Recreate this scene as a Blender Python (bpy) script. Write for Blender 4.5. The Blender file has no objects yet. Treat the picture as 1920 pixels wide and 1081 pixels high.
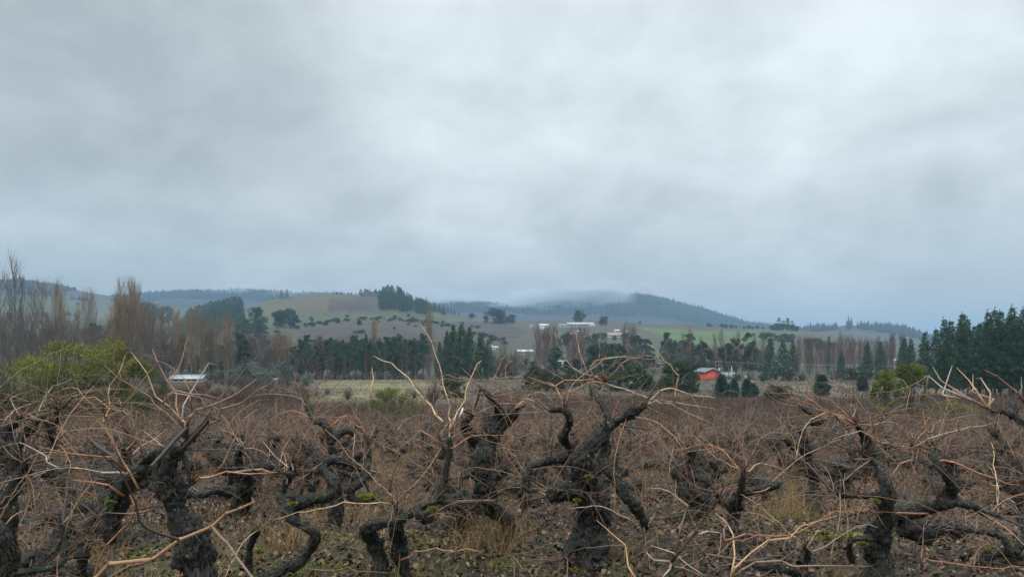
import bpy, math, random
import numpy as np
from mathutils import Vector
R = math.radians
F, CAMH, HOR = 1297.0, 1.45, 655.0      # focal length in photo pixels, eye height, horizon row
C = bpy.context.scene.collection
rs = np.random.RandomState
# ------------------------------------------------------------------ noise
def _h(ix, iy, iz, s):
    n = (ix.astype(np.int64)*374761393 + iy.astype(np.int64)*668265263 + iz.astype(np.int64)*2147483647 + s*1274126177) & 0xffffffff
    n = ((n ^ (n >> 13))*1274126177) & 0xffffffff
    n = (n ^ (n >> 16)) & 0xffff
    return n/32767.5 - 1.0
def vnoise(P, s=0):
    P = np.asarray(P, float); i = np.floor(P); f = P-i; f = f*f*(3-2*f)
    i = i.astype(np.int64); r = 0
    for a in (0, 1):
        for b in (0, 1):
            for c in (0, 1):
                w = (f[:,0] if a else 1-f[:,0])*(f[:,1] if b else 1-f[:,1])*(f[:,2] if c else 1-f[:,2])
                r = r + w*_h(i[:,0]+a, i[:,1]+b, i[:,2]+c, s)
    return r
def fbm(P, s=0, o=3):
    r = 0; a = 1.0; t = 0
    for k in range(o):
        r = r + a*vnoise(P*(2.03**k)+k*17.3, s+k); t += a; a *= .5
    return r/t
# ------------------------------------------------------------------ mesh collecting
class MB:
    def __init__(self): self.v = []; self.q = []; self.t = []; self.c = []; self.n = 0
    def add(self, v, q=None, t=None, c=None):
        v = np.asarray(v, float).reshape(-1, 3)
        if c is None: c = (1, 1, 1)
        c = np.asarray(c, float)
        if c.ndim == 1: c = np.tile(c, (len(v), 1))
        self.v.append(v); self.c.append(c)
        if q is not None and len(q): self.q.append(np.asarray(q, np.int64).reshape(-1, 4)+self.n)
        if t is not None and len(t): self.t.append(np.asarray(t, np.int64).reshape(-1, 3)+self.n)
        self.n += len(v)
    def arrays(self):
        v = np.concatenate(self.v); c = np.concatenate(self.c)
        q = np.concatenate(self.q) if self.q else np.zeros((0, 4), np.int64)
        t = np.concatenate(self.t) if self.t else np.zeros((0, 3), np.int64)
        return v, q, t, c
    def mesh(self, name, mat, smooth=False):
        v, q, t, c = self.arrays()
        return mkmesh(name, v, q, t, c, mat, smooth)
    def build(self, name, mat, parent=None, smooth=False):
        return link(name, self.mesh(name, mat, smooth), parent)
def mkmesh(name, v, q, t, c, mat, smooth=False):
    me = bpy.data.meshes.new(name)
    me.vertices.add(len(v)); me.vertices.foreach_set('co', np.ascontiguousarray(v, dtype=np.float32).ravel())
    nl = len(q)*4+len(t)*3
    me.loops.add(nl); me.loops.foreach_set('vertex_index', np.concatenate([q.ravel(), t.ravel()]).astype(np.int32))
    me.polygons.add(len(q)+len(t))
    st = np.concatenate([np.arange(len(q))*4, len(q)*4+np.arange(len(t))*3]).astype(np.int32)
    me.polygons.foreach_set('loop_start', st)
    if smooth: me.polygons.foreach_set('use_smooth', np.ones(len(st), dtype=bool))
    me.update(calc_edges=True); me.validate()
    if c is not None:
        a = me.color_attributes.new('col', 'FLOAT_COLOR', 'POINT')
        cc = np.ones((len(me.vertices), 4), np.float32); cc[:, :3] = c[:len(cc)]
        a.data.foreach_set('color', cc.ravel())
    me.materials.append(mat)
    return me
def link(name, data, parent=None):
    o = bpy.data.objects.new(name, data); C.objects.link(o)
    if parent is not None: o.parent = parent
    return o
def tag(o, label=None, cat=None, group=None, kind=None):
    if label: o['label'] = label
    if cat: o['category'] = cat
    if group: o['group'] = group
    if kind: o['kind'] = kind
    return o
def empty(name, loc=(0, 0, 0), rz=0.0, label=None, cat=None, group=None):
    o = link(name, None); o.location = loc; o.rotation_euler = (0, 0, rz); o.empty_display_size = .2
    return tag(o, label, cat, group)
def box(mb, x0, x1, y0, y1, z0, z1, c=None):
    v = [(x, y, z) for x in (x0, x1) for y in (y0, y1) for z in (z0, z1)]
    mb.add(v, [(0, 1, 3, 2), (4, 6, 7, 5), (0, 4, 5, 1), (2, 3, 7, 6), (0, 2, 6, 4), (1, 5, 7, 3)], c=c)
def tube(mb, P, rad, sides=4, c=None, caps=False):
    P = np.asarray(P, float); n = len(P); rad = np.asarray(rad, float)*np.ones(n)
    T = np.gradient(P, axis=0); T /= np.linalg.norm(T, axis=1, keepdims=True)+1e-9
    ref = np.eye(3)[np.argmin(np.abs(T).max(axis=0))]
    A = np.cross(T, ref); A /= np.linalg.norm(A, axis=1, keepdims=True)+1e-9
    B = np.cross(T, A)
    th = np.arange(sides)*2*math.pi/sides
    V = P[:, None]+rad[:, None, None]*(np.cos(th)[None, :, None]*A[:, None]+np.sin(th)[None, :, None]*B[:, None])
    V = V.reshape(-1, 3)
    i = np.arange(n-1)[:, None]*sides; j = np.arange(sides)[None]; k = (j+1) % sides
    q = np.stack([i+j, i+k, i+sides+k, i+sides+j], -1).reshape(-1, 4)
    if c is not None:
        c = np.asarray(c, float)
        if c.ndim == 2: c = np.repeat(c, sides, axis=0)
    t = None
    if caps:
        V = np.vstack([V, P[0], P[-1]]); m = n*sides
        if c is not None and c.ndim == 2: c = np.vstack([c, c[0], c[-1]])
        t = [(m, (a+1) % sides, a) for a in range(sides)]+[(m+1, (n-1)*sides+a, (n-1)*sides+(a+1) % sides) for a in range(sides)]
    mb.add(V, q, t, c)
def catmull(P, n):
    P = np.asarray(P, float)
    if len(P) < 3: 
        s = np.linspace(0, 1, n)[:, None]; return P[0]*(1-s)+P[-1]*s
    Q = np.vstack([2*P[0]-P[1], P, 2*P[-1]-P[-2]]); m = len(P)-1
    s = np.linspace(0, m-1e-6, n); i = s.astype(int); f = (s-i)[:, None]
    a, b, c_, d = Q[i], Q[i+1], Q[i+2], Q[i+3]
    return .5*((2*b)+(-a+c_)*f+(2*a-5*b+4*c_-d)*f*f+(-a+3*b-3*c_+d)*f**3)
def norm(v): return v/(np.linalg.norm(v)+1e-9)
# ------------------------------------------------------------------ materials
def newmat(name):
    m = bpy.data.materials.new(name); m.use_nodes = True
    nt = m.node_tree; nt.nodes.clear()
    out = nt.nodes.new('ShaderNodeOutputMaterial'); b = nt.nodes.new('ShaderNodeBsdfPrincipled')
    nt.links.new(b.outputs[0], out.inputs[0])
    return m, nt, b, out
def N(nt, t, **k):
    n = nt.nodes.new(t)
    for a, v in k.items():
        if a.startswith('i_'): n.inputs[int(a[2:]) if a[2:].isdigit() else a[2:].replace('_', ' ')].default_value = v
        else: setattr(n, a, v)
    return n
def ramp(nt, fac, stops):
    r = nt.nodes.new('ShaderNodeValToRGB'); e = r.color_ramp.elements
    while len(e) < len(stops): e.new(.5)
    for x, (p, c) in zip(e, stops):
        x.position = p; x.color = (*c, 1) if len(c) == 3 else c
    nt.links.new(fac, r.inputs[0]); return r
def mixc(nt, fac, a, b, mode='MIX'):
    m = nt.nodes.new('ShaderNodeMix'); m.data_type = 'RGBA'; m.blend_type = mode
    for s, v in ((m.inputs[0], fac), (m.inputs[6], a), (m.inputs[7], b)):
        if hasattr(v, 'links'): nt.links.new(v, s)
        else: s.default_value = v if not isinstance(v, tuple) else (*v, 1)
    return m.outputs[2]
def attrmat(name, color, rough=.8, vary=.3, scale=8.0, spec=.3, bump=0.0, bscale=60.0, trans=0.0, dark=(.5, .5, .5)):
    """the thing's own colour x its per-piece colour attribute x a little noise"""
    m, nt, b, out = newmat(name)
    at = N(nt, 'ShaderNodeAttribute', attribute_name='col')
    tc = N(nt, 'ShaderNodeTexCoord')
    no = N(nt, 'ShaderNodeTexNoise', i_Scale=scale, i_Detail=4.0); nt.links.new(tc.outputs['Object'], no.inputs['Vector'])
    r = ramp(nt, no.outputs[0], [(.35, tuple(1-vary*(1-d) * 1.0 for d in dark)), (.65, (1, 1, 1))])
    c1 = mixc(nt, 1.0, at.outputs[0], color, 'MULTIPLY'); c2 = mixc(nt, 1.0, c1, r.outputs[0], 'MULTIPLY')
    nt.links.new(c2, b.inputs['Base Color']); b.inputs['Roughness'].default_value = rough
    b.inputs['Specular IOR Level'].default_value = spec
    if bump:
        n2 = N(nt, 'ShaderNodeTexNoise', i_Scale=bscale, i_Detail=5.0); nt.links.new(tc.outputs['Object'], n2.inputs['Vector'])
        bp = N(nt, 'ShaderNodeBump', i_Strength=bump, i_Distance=.01); nt.links.new(n2.outputs[0], bp.inputs['Height'])
        nt.links.new(bp.outputs[0], b.inputs['Normal'])
    if trans:
        tr = N(nt, 'ShaderNodeBsdfTranslucent'); nt.links.new(c2, tr.inputs[0])
        mx = N(nt, 'ShaderNodeMixShader', i_0=trans); nt.links.new(b.outputs[0], mx.inputs[1]); nt.links.new(tr.outputs[0], mx.inputs[2])
        nt.links.new(mx.outputs[0], out.inputs[0])
    return m
M = {}
M['cane'] = attrmat('cane_bark', (1, 1, 1), rough=.5, vary=.5, scale=35, spec=.45, bump=.3, bscale=220)
M['pine'] = attrmat('pine_needles', (.070, .138, .080), rough=.75, scale=.6, vary=.5, trans=.32)
M['darkpine'] = attrmat('dark_needles', (.042, .078, .056), rough=.75, scale=.6, vary=.5, trans=.32)
M['leaf'] = attrmat('evergreen_leaves', (.055, .088, .032), rough=.65, scale=1.2, vary=.5, trans=.32)
M['euca'] = attrmat('grey_green_leaves', (.075, .10, .062), rough=.7, scale=1.0, vary=.4, trans=.32)
M['olive'] = attrmat('olive_leaves', (.12, .155, .12), rough=.7, scale=1.0, vary=.4, trans=.15)
M['broom'] = attrmat('broom_leaves', (.13, .135, .034), rough=.7, scale=.9, vary=.6, trans=.2)
M['bushleaf'] = attrmat('bush_leaves', (.13, .17, .035), rough=.7, scale=.9, vary=.6, trans=.25)
M['olivegreen'] = attrmat('olive_green_leaves', (.13, .15, .058), rough=.7, scale=.9, vary=.6, trans=.32)
M['farwood'] = attrmat('far_wood_needles', (.028, .048, .044), rough=.8, scale=.1, vary=.5)
M['twig'] = attrmat('bare_twigs', (.29, .205, .115), rough=.85, scale=.7, vary=.35)
M['greytwig'] = attrmat('grey_brown_twigs', (.145, .115, .095), rough=.85, scale=.7, vary=.35)
M['redtwig'] = attrmat('red_brown_twigs', (.15, .085, .068), rough=.85, scale=.7, vary=.35)
M['trunk'] = attrmat('tree_bark', (.085, .070, .055), rough=.9, scale=3, vary=.5)
M['paletrunk'] = attrmat('pale_tree_bark', (.20, .175, .14), rough=.9, scale=3, vary=.5)
M['grass'] = attrmat('dry_grass_blades', (1, 1, 1), rough=.7, scale=2, vary=.3, trans=.2)
M['litter'] = attrmat('dead_leaves', (1, 1, 1), rough=.55, scale=14, vary=.6, spec=.3)
M['moss'] = attrmat('bright_moss', (.22, .27, .035), rough=.9, scale=20, vary=.5, trans=.15)
M['farvine'] = attrmat('far_canes', (1, 1, 1), rough=.75, scale=.5, vary=.3)
def bark():
    m, nt, b, out = newmat('vine_bark')
    tc = N(nt, 'ShaderNodeTexCoord'); at = N(nt, 'ShaderNodeAttribute', attribute_name='col')
    n1 = N(nt, 'ShaderNodeTexNoise', i_Scale=14.0, i_Detail=8.0, i_Roughness=.7)
    n2 = N(nt, 'ShaderNodeTexNoise', i_Scale=55.0, i_Detail=6.0, i_Roughness=.7)
    n3 = N(nt, 'ShaderNodeTexNoise', i_Scale=4.5, i_Detail=5.0)
    vo = N(nt, 'ShaderNodeTexVoronoi', i_Scale=38.0)
    mp = N(nt, 'ShaderNodeMapping'); mp.inputs['Scale'].default_value = (1, 1, .3)
    nt.links.new(tc.outputs['Object'], mp.inputs[0])
    for n in (n1, n3, vo): nt.links.new(tc.outputs['Object'], n.inputs['Vector'])
    nt.links.new(mp.outputs[0], n2.inputs['Vector'])
    c = ramp(nt, n2.outputs[0], [(.38, (.004, .004, .004)), (.54, (.014, .013, .011)), (.72, (.070, .064, .052))])
    g = ramp(nt, n1.outputs[0], [(.50, (0, 0, 0)), (.62, (1, 1, 1))])
    gm = N(nt, 'ShaderNodeMath', operation='MULTIPLY', i_1=.5); nt.links.new(g.outputs[0], gm.inputs[0])
    c1 = mixc(nt, gm.outputs[0], c.outputs[0], (.038, .042, .022))
    # pale lichen specks
    ad = N(nt, 'ShaderNodeMath', operation='ADD'); nt.links.new(vo.outputs['Distance'], ad.inputs[0])
    l1 = N(nt, 'ShaderNodeMath', operation='MULTIPLY', i_1=-.9); nt.links.new(n3.outputs[0], l1.inputs[0]); nt.links.new(l1.outputs[0], ad.inputs[1])
    sp = ramp(nt, ad.outputs[0], [(0.0, (1, 1, 1)), (.0, (1, 1, 1))])
    lt = N(nt, 'ShaderNodeMath', operation='LESS_THAN', i_1=-.315); nt.links.new(ad.outputs[0], lt.inputs[0])
    c2 = mixc(nt, lt.outputs[0], c1, (.17, .19, .145))
    g3 = ramp(nt, n3.outputs[0], [(.50, (0, 0, 0)), (.66, (.5, .5, .5))]); c2 = mixc(nt, g3.outputs[0], c2, (.046, .048, .026))
    c3 = mixc(nt, 1.0, c2, at.outputs[0], 'MULTIPLY')
    nt.links.new(c3, b.inputs['Base Color'])
    rr = N(nt, 'ShaderNodeMapRange', i_3=.35, i_4=.8); nt.links.new(n1.outputs[0], rr.inputs[0]); nt.links.new(rr.outputs[0], b.inputs['Roughness'])
    bp = N(nt, 'ShaderNodeBump', i_Strength=1.0, i_Distance=.02); nt.links.new(n2.outputs[0], bp.inputs['Height']); nt.links.new(bp.outputs[0], b.inputs['Normal'])
    return m
M['bark'] = bark()
def plain(name, color, rough=.6, vary=.25, scale=1.5, metal=0.0, bands=0.0):
    m, nt, b, out = newmat(name)
    tc = N(nt, 'ShaderNodeTexCoord')
    no = N(nt, 'ShaderNodeTexNoise', i_Scale=scale, i_Detail=6.0); nt.links.new(tc.outputs['Object'], no.inputs['Vector'])
    r = ramp(nt, no.outputs[0], [(.3, tuple(x*(1-vary) for x in color)), (.7, color)])
    nt.links.new(r.outputs[0], b.inputs['Base Color']); b.inputs['Roughness'].default_value = rough; b.inputs['Metallic'].default_value = metal
    if bands:
        w = N(nt, 'ShaderNodeTexWave', i_Scale=bands); nt.links.new(tc.outputs['Object'], w.inputs['Vector'])
        bp = N(nt, 'ShaderNodeBump', i_Strength=.5, i_Distance=.05); nt.links.new(w.outputs[0], bp.inputs['Height']); nt.links.new(bp.outputs[0], b.inputs['Normal'])
    return m
# ------------------------------------------------------------------ terrain heights
cols_ = np.array([-400, 0, 100, 210, 260, 340, 420, 460, 500, 560, 640, 700, 760, 800, 850, 900, 960, 1060, 1200, 1300, 1400, 1500, 1540, 1600, 1700, 1800, 1920, 2400], float)
near = [(0, 0), (3, 0), (6, -.16), (10, -.50), (15, -.95), (20, -1.42), (40, -3.0), (60, -4.25), (100, -6.2), (130, -7.2), (180, -8.0), (220, -8.3)]
def rowz(row, D): return CAMH-(np.asarray(row, float)-HOR)/F*D
def L(*p):                       # row per column from a few (column, row) pairs
    a = np.array(p, float); return np.interp(cols_, a[:, 0], a[:, 1])
ridge = L((-400, 600), (210, 600), (260, 602), (340, 600), (380, 590), (430, 585), (460, 577), (500, 563), (530, 557), (560, 554), (640, 552), (700, 553), (760, 562), (800, 574), (850, 588), (900, 597), (960, 601), (1060, 601), (1120, 602), (1200, 605), (1300, 608), (1400, 613), (1490, 618), (1540, 625), (1600, 642), (1700, 652), (2400, 655))
far = [(260, L((-400, 712), (2400, 709))), (350, L((-400, 700), (2400, 704))), (450, L((-400, 680), (300, 680), (460, 662), (850, 664), (1060, 662), (1200, 655), (1500, 665), (1700, 680), (2400, 690))),
       (600, L((-400, 650), (300, 645), (460, 622), (700, 612), (850, 625), (1000, 640), (1200, 634), (1450, 640), (1540, 662), (1700, 675), (2400, 680))),
       (780, L((-400, 625), (300, 620), (460, 604), (560, 594), (700, 588), (800, 597), (900, 612), (1060, 618), (1200, 616), (1400, 626), (1500, 630), (1540, 645), (1700, 664), (2400, 668))),
       (1000, ridge), (1300, L((-400, 592), (210, 590), (300, 594), (460, 602), (700, 592), (850, 612), (1100, 622), (1400, 632), (1540, 640), (1700, 653), (2400, 655))),
       (1800, L((-400, 500), (0, 519), (50, 527), (100, 533), (150, 541), (200, 549), (225, 556), (270, 566), (340, 568), (460, 580), (800, 590), (1300, 615), (1450, 622), (1500, 621), (1530, 616), (1560, 611), (1600, 608), (1650, 610), (1690, 617), (1720, 629), (1760, 643), (1800, 650), (2400, 650))),
       (2100, L((-400, 520), (200, 570), (340, 562), (800, 585), (1300, 612), (1450, 625), (1600, 622), (1700, 632), (2400, 652))),
       (2700, L((-400, 560), (200, 565), (260, 559), (340, 553), (430, 550), (520, 549), (600, 552), (700, 560), (800, 572), (840, 566), (880, 563), (930, 566), (980, 580), (1020, 574), (1050, 565), (1085, 572), (1130, 560), (1160, 566), (1190, 554), (1216, 538), (1238, 538), (1262, 556), (1300, 577), (1340, 590), (1390, 603), (1430, 614), (1480, 622), (1600, 634), (2400, 655))),
       (3400, L((-400, 590), (800, 590), (1250, 585), (1500, 630), (2400, 655))), (6500, L((-400, 640), (2400, 650)))]
DD = np.concatenate([np.linspace(0, 20, 41), np.geomspace(20.6, 6600, 420)])
CC = np.arange(-400, 2401, 8.0)
def table():
    Z = np.zeros((len(DD), len(cols_)))
    d = [a for a, _ in near]+[a for a, _ in far]
    for j in range(len(cols_)):
        z = [b for _, b in near]+[float(rowz(r[j], a)) for a, r in far]
        Z[:, j] = np.interp(DD, d, z)
    Z2 = np.stack([np.interp(CC, cols_, Z[i]) for i in range(len(DD))])
    k = np.array([1, 2, 3, 2, 1.])/9
    P = np.pad(Z2, ((2, 2), (2, 2)), mode='edge')
    P = sum(k[i]*P[i:i+len(DD)] for i in range(5)); P = sum(k[i]*P[:, i:i+len(CC)] for i in range(5))
    P[:41] = Z2[:41]
    return P
ZT = table()
def colD(X, Y):
    th = np.arctan2(X, Y); rr = np.hypot(X, Y); tc = np.clip(th, -R(47), R(47))
    return 960+F*np.tan(tc), rr*np.cos(tc)
def gz(X, Y):
    X = np.atleast_1d(np.asarray(X, float)); Y = np.atleast_1d(np.asarray(Y, float))
    c, D = colD(X, Y)
    ci = np.clip((c+400)/8, 0, len(CC)-1.001); i = ci.astype(int); fi = ci-i
    k = np.clip(np.searchsorted(DD, D)-1, 0, len(DD)-2); fk = np.clip((D-DD[k])/(DD[k+1]-DD[k]), 0, 1)
    z = (ZT[k, i]*(1-fi)+ZT[k, i+1]*fi)*(1-fk)+(ZT[k+1, i]*(1-fi)+ZT[k+1, i+1]*fi)*fk
    P = np.stack([X, Y, 0*X], 1)
    z = z+.035*fbm(P*1.3, 3)+.018*fbm(P*6, 9, 2)*(D < 60)
    a = np.clip((D-150)/900, 0, 1)
    z = z+a*5*fbm(P/110., 21, 4)+np.clip((D-1500)/1000, 0, 1)*22*fbm(P/210., 31, 4)
    return z
def W(c, r, D): return np.array([(c-960)/F*D, D, CAMH-(r-HOR)/F*D])
def G(c, D):
    X = (c-960)/F*D; return np.array([X, D, float(gz(X, D)[0])])
# ------------------------------------------------------------------ ground sheet
def inpoly(x, y, poly):
    c = np.zeros(len(x), bool); n = len(poly)
    for i in range(n):
        x0, y0 = poly[i]; x1, y1 = poly[(i+1) % n]
        if y0 == y1: continue
        c ^= ((y0 > y) != (y1 > y)) & (x < (x1-x0)*(y-y0)/(y1-y0)+x0)
    return c
# field parcels as (colour, nearest depth, farthest depth, outline); each colour is what grows or lies there
PLOW, TAN, GRN, VIN, BRIGHT = (.075, .052, .048), (.165, .140, .070), (.100, .125, .048), (.115, .088, .066), (.14, .25, .045)
parcels = [
    ((.15, .17, .09), 480, 1500, [(-400, 560), (330, 560), (330, 660), (-400, 660)]),
    ((.10, .15, .07), 480, 1500, [(150, 596), (212, 598), (212, 612), (140, 614)]),
    ((.21, .175, .10), 480, 1500, [(160, 580), (214, 582), (212, 592), (165, 592)]),
    ((.12, .16, .09), 480, 1700, [(30, 566), (215, 562), (215, 578), (60, 580)]),
    (TAN, 480, 1020, [(430, 604), (470, 572), (535, 553), (658, 550), (655, 586), (560, 590)]),
    ((.17, .16, .09), 480, 1020, [(430, 604), (470, 572), (535, 553), (560, 552), (552, 580), (560, 590)]),
    (PLOW, 480, 1020, [(618, 561), (690, 560), (702, 583), (612, 585)]),
    (GRN, 480, 1020, [(556, 588), (735, 584), (742, 594), (660, 599), (560, 605)]),
    ((.10, .115, .05), 480, 1020, [(735, 584), (790, 590), (840, 600), (742, 597)]),
    ((.10, .085, .055), 380, 900, [(540, 628), (600, 605), (700, 597), (790, 601), (850, 612), (930, 632), (990, 660), (700, 645)]),
    ((.095, .072, .055), 380, 900, [(560, 622), (700, 603), (800, 607), (860, 622), (930, 650), (700, 645)]),
    (GRN, 480, 1020, [(785, 570), (880, 595), (965, 602), (880, 602), (840, 599), (790, 590)]),
    ((.22, .19, .12), 700, 1020, [(740, 578), (850, 598), (960, 603), (960, 605), (850, 601), (740, 580)]),
    (PLOW, 480, 1020, [(855, 601), (945, 603), (985, 620), (970, 636), (900, 628), (835, 611)]),
    (VIN, 480, 1020, [(985, 598), (1540, 598), (1540, 622), (1300, 620), (1195, 613), (1000, 606)]),
    (BRIGHT, 480, 1020, [(1190, 613), (1290, 618), (1430, 621), (1490, 617), (1492, 629), (1420, 640), (1350, 648), (1300, 645), (1250, 633)]),
    ((.15, .17, .07), 480, 1020, [(1400, 617), (1500, 612), (1540, 626), (1440, 632)]),
    ((.15, .12, .085), 480, 1020, [(1500, 618), (1560, 612), (1590, 660), (1500, 640)]),
    ((.13, .17, .07), 380, 760, [(1180, 658), (1230, 655), (1250, 672), (1190, 676)])]
FOREST_D = (.034, .040, .044)
def ground_colour(X, Y):
    c, D = colD(X, Y)
    z = gz(X, Y); row = HOR+F*(CAMH-z)/np.maximum(D, .3)
    P = np.stack([X, Y, 0*X], 1)
    n = fbm(P*.35, 5, 4)[:, None]; n2 = fbm(P/9., 6, 4)[:, None]
    soil = np.array([.070, .046, .030]); wet = np.array([.024, .018, .014]); green = np.array([.10, .115, .032])
    col = soil+(wet-soil)*np.clip(n*1.6+.5, 0, 1)
    col = col+(green-col)*np.clip(n2*2.5-.3, 0, .75)*np.clip(fbm(P*2.2, 8, 3)[:, None]*2+.5, 0, 1)
    # vineyard further off: browner, then meadow, scrub and valley floor
    w = np.clip((D-12)/25, 0, 1)[:, None]; col = col*(1-w)+np.array([.085, .062, .050])*(1+.25*n2)*w
    jit = 18*fbm(P/22., 44, 3); cj = c+jit*2.5; Dj = D+jit
    def lay(mask, colr, amp=.25):
        cc = np.array(colr)*(1+amp*n2[mask]); col[mask] = cc
    lay((Dj > 92) & (Dj < 230) & (cj > 595) & (cj < 880), (.15, .145, .06)); lay((D > 228) & (D < 300) & (c < 1000), (.05, .045, .032))
    pm = (Dj > 92) & (Dj < 230) & (cj > 595) & (cj < 880) & (fbm(P/9.*np.array([1, .4, 1]), 71, 3) > .12); lay(pm, (.11, .09, .05)); lay((Dj > 92) & (Dj < 112) & (cj > 540) & (cj < 860), (.11, .085, .05))
    lay((Dj > 92) & (Dj < 300) & (cj >= 900), (.062, .054, .034), .35); lay((Dj > 118) & (Dj < 225) & (cj >= 1380), (.092, .068, .042), .4)
    lay((Dj > 160) & (Dj < 178) & (cj > 1380), (.125, .10, .052), .4)
    lay((Dj > 205) & (Dj < 235) & (cj > 1340), (.098, .078, .047), .35)
    lay((Dj > 70) & (Dj < 300) & (cj <= 575), (.060, .050, .030))
    lay((D >= 300) & (D < 480), (.09, .09, .05))
    lay((D >= 480) & (D < 1100), (.11, .11, .06))
    lay((D >= 1100) & (D < 1600), (.10, .12, .07))
    lay(D >= 1600, FOREST_D)
    lay((D > 1550) & (D < 1990) & (c < 235), (.11, .095, .07), .5)
    lay((D > 1600) & (D < 1990) & (c > 1480) & (c < 1830), (.06, .06, .05), .4)
    cx = c+7*fbm(P/14., 12, 3); rx = row+2.2*fbm(P/20., 13, 3)
    for colr, a, b, poly in parcels:
        m = (D > a) & (D < b) & inpoly(cx, rx, poly)
        if m.any(): lay(m, colr, .12)
        if m.any() and (colr in (PLOW, VIN, GRN) or colr[0] == .10):     # planted rows
            s = np.sin((X[m]*.8+Y[m]*.35)*2*math.pi/11.)
            col[m] *= (1+.16*s)[:, None]
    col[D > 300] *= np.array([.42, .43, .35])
    mt = (D > 300) & (D < 1500); s_ = np.clip(fbm(P[mt]/26., 52, 4)*3-.35, 0, 1)[:, None]; col[mt] = col[mt]*(1-.6*s_)+np.array([.055, .062, .034])*.6*s_     # scrub and rough grass patches
    return np.clip(col, .01, 1)
def make_ground():
    r = np.concatenate([[.4, .8, 1.2, 1.6, 2.0, 2.4], np.geomspace(2.8, 6200, 470)])
    th = np.concatenate([np.arctan((np.arange(-60, 1981, 2.6)-960)/F)])
    rest = np.linspace(th[-1], 2*math.pi+th[0], 74)[1:-1]
    th = np.concatenate([th, rest]); n, m = len(r), len(th)
    X = (r[:, None]*np.sin(th)[None]).ravel(); Y = (r[:, None]*np.cos(th)[None]).ravel()
    X = np.append(X, 0); Y = np.append(Y, 0)
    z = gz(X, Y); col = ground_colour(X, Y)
    i = np.arange(n-1)[:, None]*m; j = np.arange(m)[None]; k = (j+1) % m
    q = np.stack([i+j, i+m+j, i+m+k, i+k], -1).reshape(-1, 4)
    t = np.array([(n*m, a, (a+1) % m) for a in range(m)])
    mt, nt, b, out = newmat('ground_soil')
    at = N(nt, 'ShaderNodeAttribute', attribute_name='col'); tc = N(nt, 'ShaderNodeTexCoord')
    n1 = N(nt, 'ShaderNodeTexNoise', i_Scale=5.0, i_Detail=8.0, i_Roughness=.7); n2 = N(nt, 'ShaderNodeTexNoise', i_Scale=45.0, i_Detail=5.0)
    n3 = N(nt, 'ShaderNodeTexNoise', i_Scale=.12, i_Detail=8.0, i_Roughness=.75)
    for q_ in (n1, n2, n3): nt.links.new(tc.outputs['Object'], q_.inputs['Vector'])
    r1 = ramp(nt, n1.outputs[0], [(.3, (.55, .55, .55)), (.7, (1.35, 1.3, 1.25))]); r3 = ramp(nt, n3.outputs[0], [(.35, (.7, .72, .75)), (.65, (1.25, 1.2, 1.15))])
    c1 = mixc(nt, 1.0, at.outputs[0], r1.outputs[0], 'MULTIPLY'); c2 = mixc(nt, 1.0, c1, r3.outputs[0], 'MULTIPLY')
    nt.links.new(c2, b.inputs['Base Color'])
    rr = N(nt, 'ShaderNodeMapRange', i_3=.55, i_4=.95); nt.links.new(n1.outputs[0], rr.inputs[0]); nt.links.new(rr.outputs[0], b.inputs['Roughness'])
    b.inputs['Specular IOR Level'].default_value = .3
    bp = N(nt, 'ShaderNodeBump', i_Strength=.8, i_Distance=.02); nt.links.new(n2.outputs[0], bp.inputs['Height']); nt.links.new(bp.outputs[0], b.inputs['Normal'])
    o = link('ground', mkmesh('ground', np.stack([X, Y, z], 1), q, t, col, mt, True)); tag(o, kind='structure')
make_ground()
# ------------------------------------------------------------------ old vines
CANE = [(.54, .31, .165), (.44, .26, .165), (.38, .235, .16), (.26, .125, .085), (.62, .41, .25), (.48, .21, .105), (.50, .38, .29)]
def cane_path(rng, p, d, length, droop, kink=.16, step=.075):
    P = [np.array(p, float)]; d = norm(np.array(d, float)); n = max(3, int(length/step)); s = 1
    for i in range(n):
        kv = rng.normal(size=3)*kink*.55; side = norm(np.cross(d, (0, 0, 1.0))+1e-3)
        d = norm(d+kv+side*kink*.35*s+np.array([0, 0, -droop*(i+1)/n])); s = -s
        P.append(P[-1]+d*step*rng.uniform(.75, 1.25))
    return np.array(P)
def cane_tube(mb, P, r0, rng, sides=5, col=None, swell=True, taper=.35, dim=1.0):
    if col is None: dim *= (.36, .50, .70, 1.1)[rng.randint(4)]*(.85 if r0 < .004 else 1.1)
    col = dim* np.array(CANE[rng.randint(len(CANE))] if col is None else col)*rng.uniform(.75, 1.15); n = len(P)
    rad = r0*(1-(1-taper)*np.linspace(0, 1, n))
    if swell:
        Q = []; rr = []; cc = []
        for i in range(n):
            if 0 < i < n-1:
                a = norm(P[i-1]-P[i]); b = norm(P[i+1]-P[i]); e = rad[i]*1.5
                Q += [P[i]+a*e, P[i], P[i]+b*e]; rr += [rad[i], rad[i]*1.65, rad[i]*.97]; cc += [col, col*.3, col*.9]
            else: Q.append(P[i]); rr.append(rad[i]*(1.35 if i == 0 else .75)); cc.append(col*(.5 if i == 0 else .8))
        tube(mb, Q, rr, sides, np.array(cc), caps=True)
        for i in range(1, n-1):                       # buds
            if rng.rand() < .6:
                a = norm(P[i+1]-P[i]); o = norm(np.cross(a, rng.normal(size=3)))
                tube(mb, [P[i], P[i]+norm(o+.6*a)*rad[i]*3.2], [rad[i]*.8, rad[i]*.15], 3, col*.45)
    else:
        g = np.linspace(.75, 1, n)[:, None]
        tube(mb, P, rad, sides, col*g)
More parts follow.
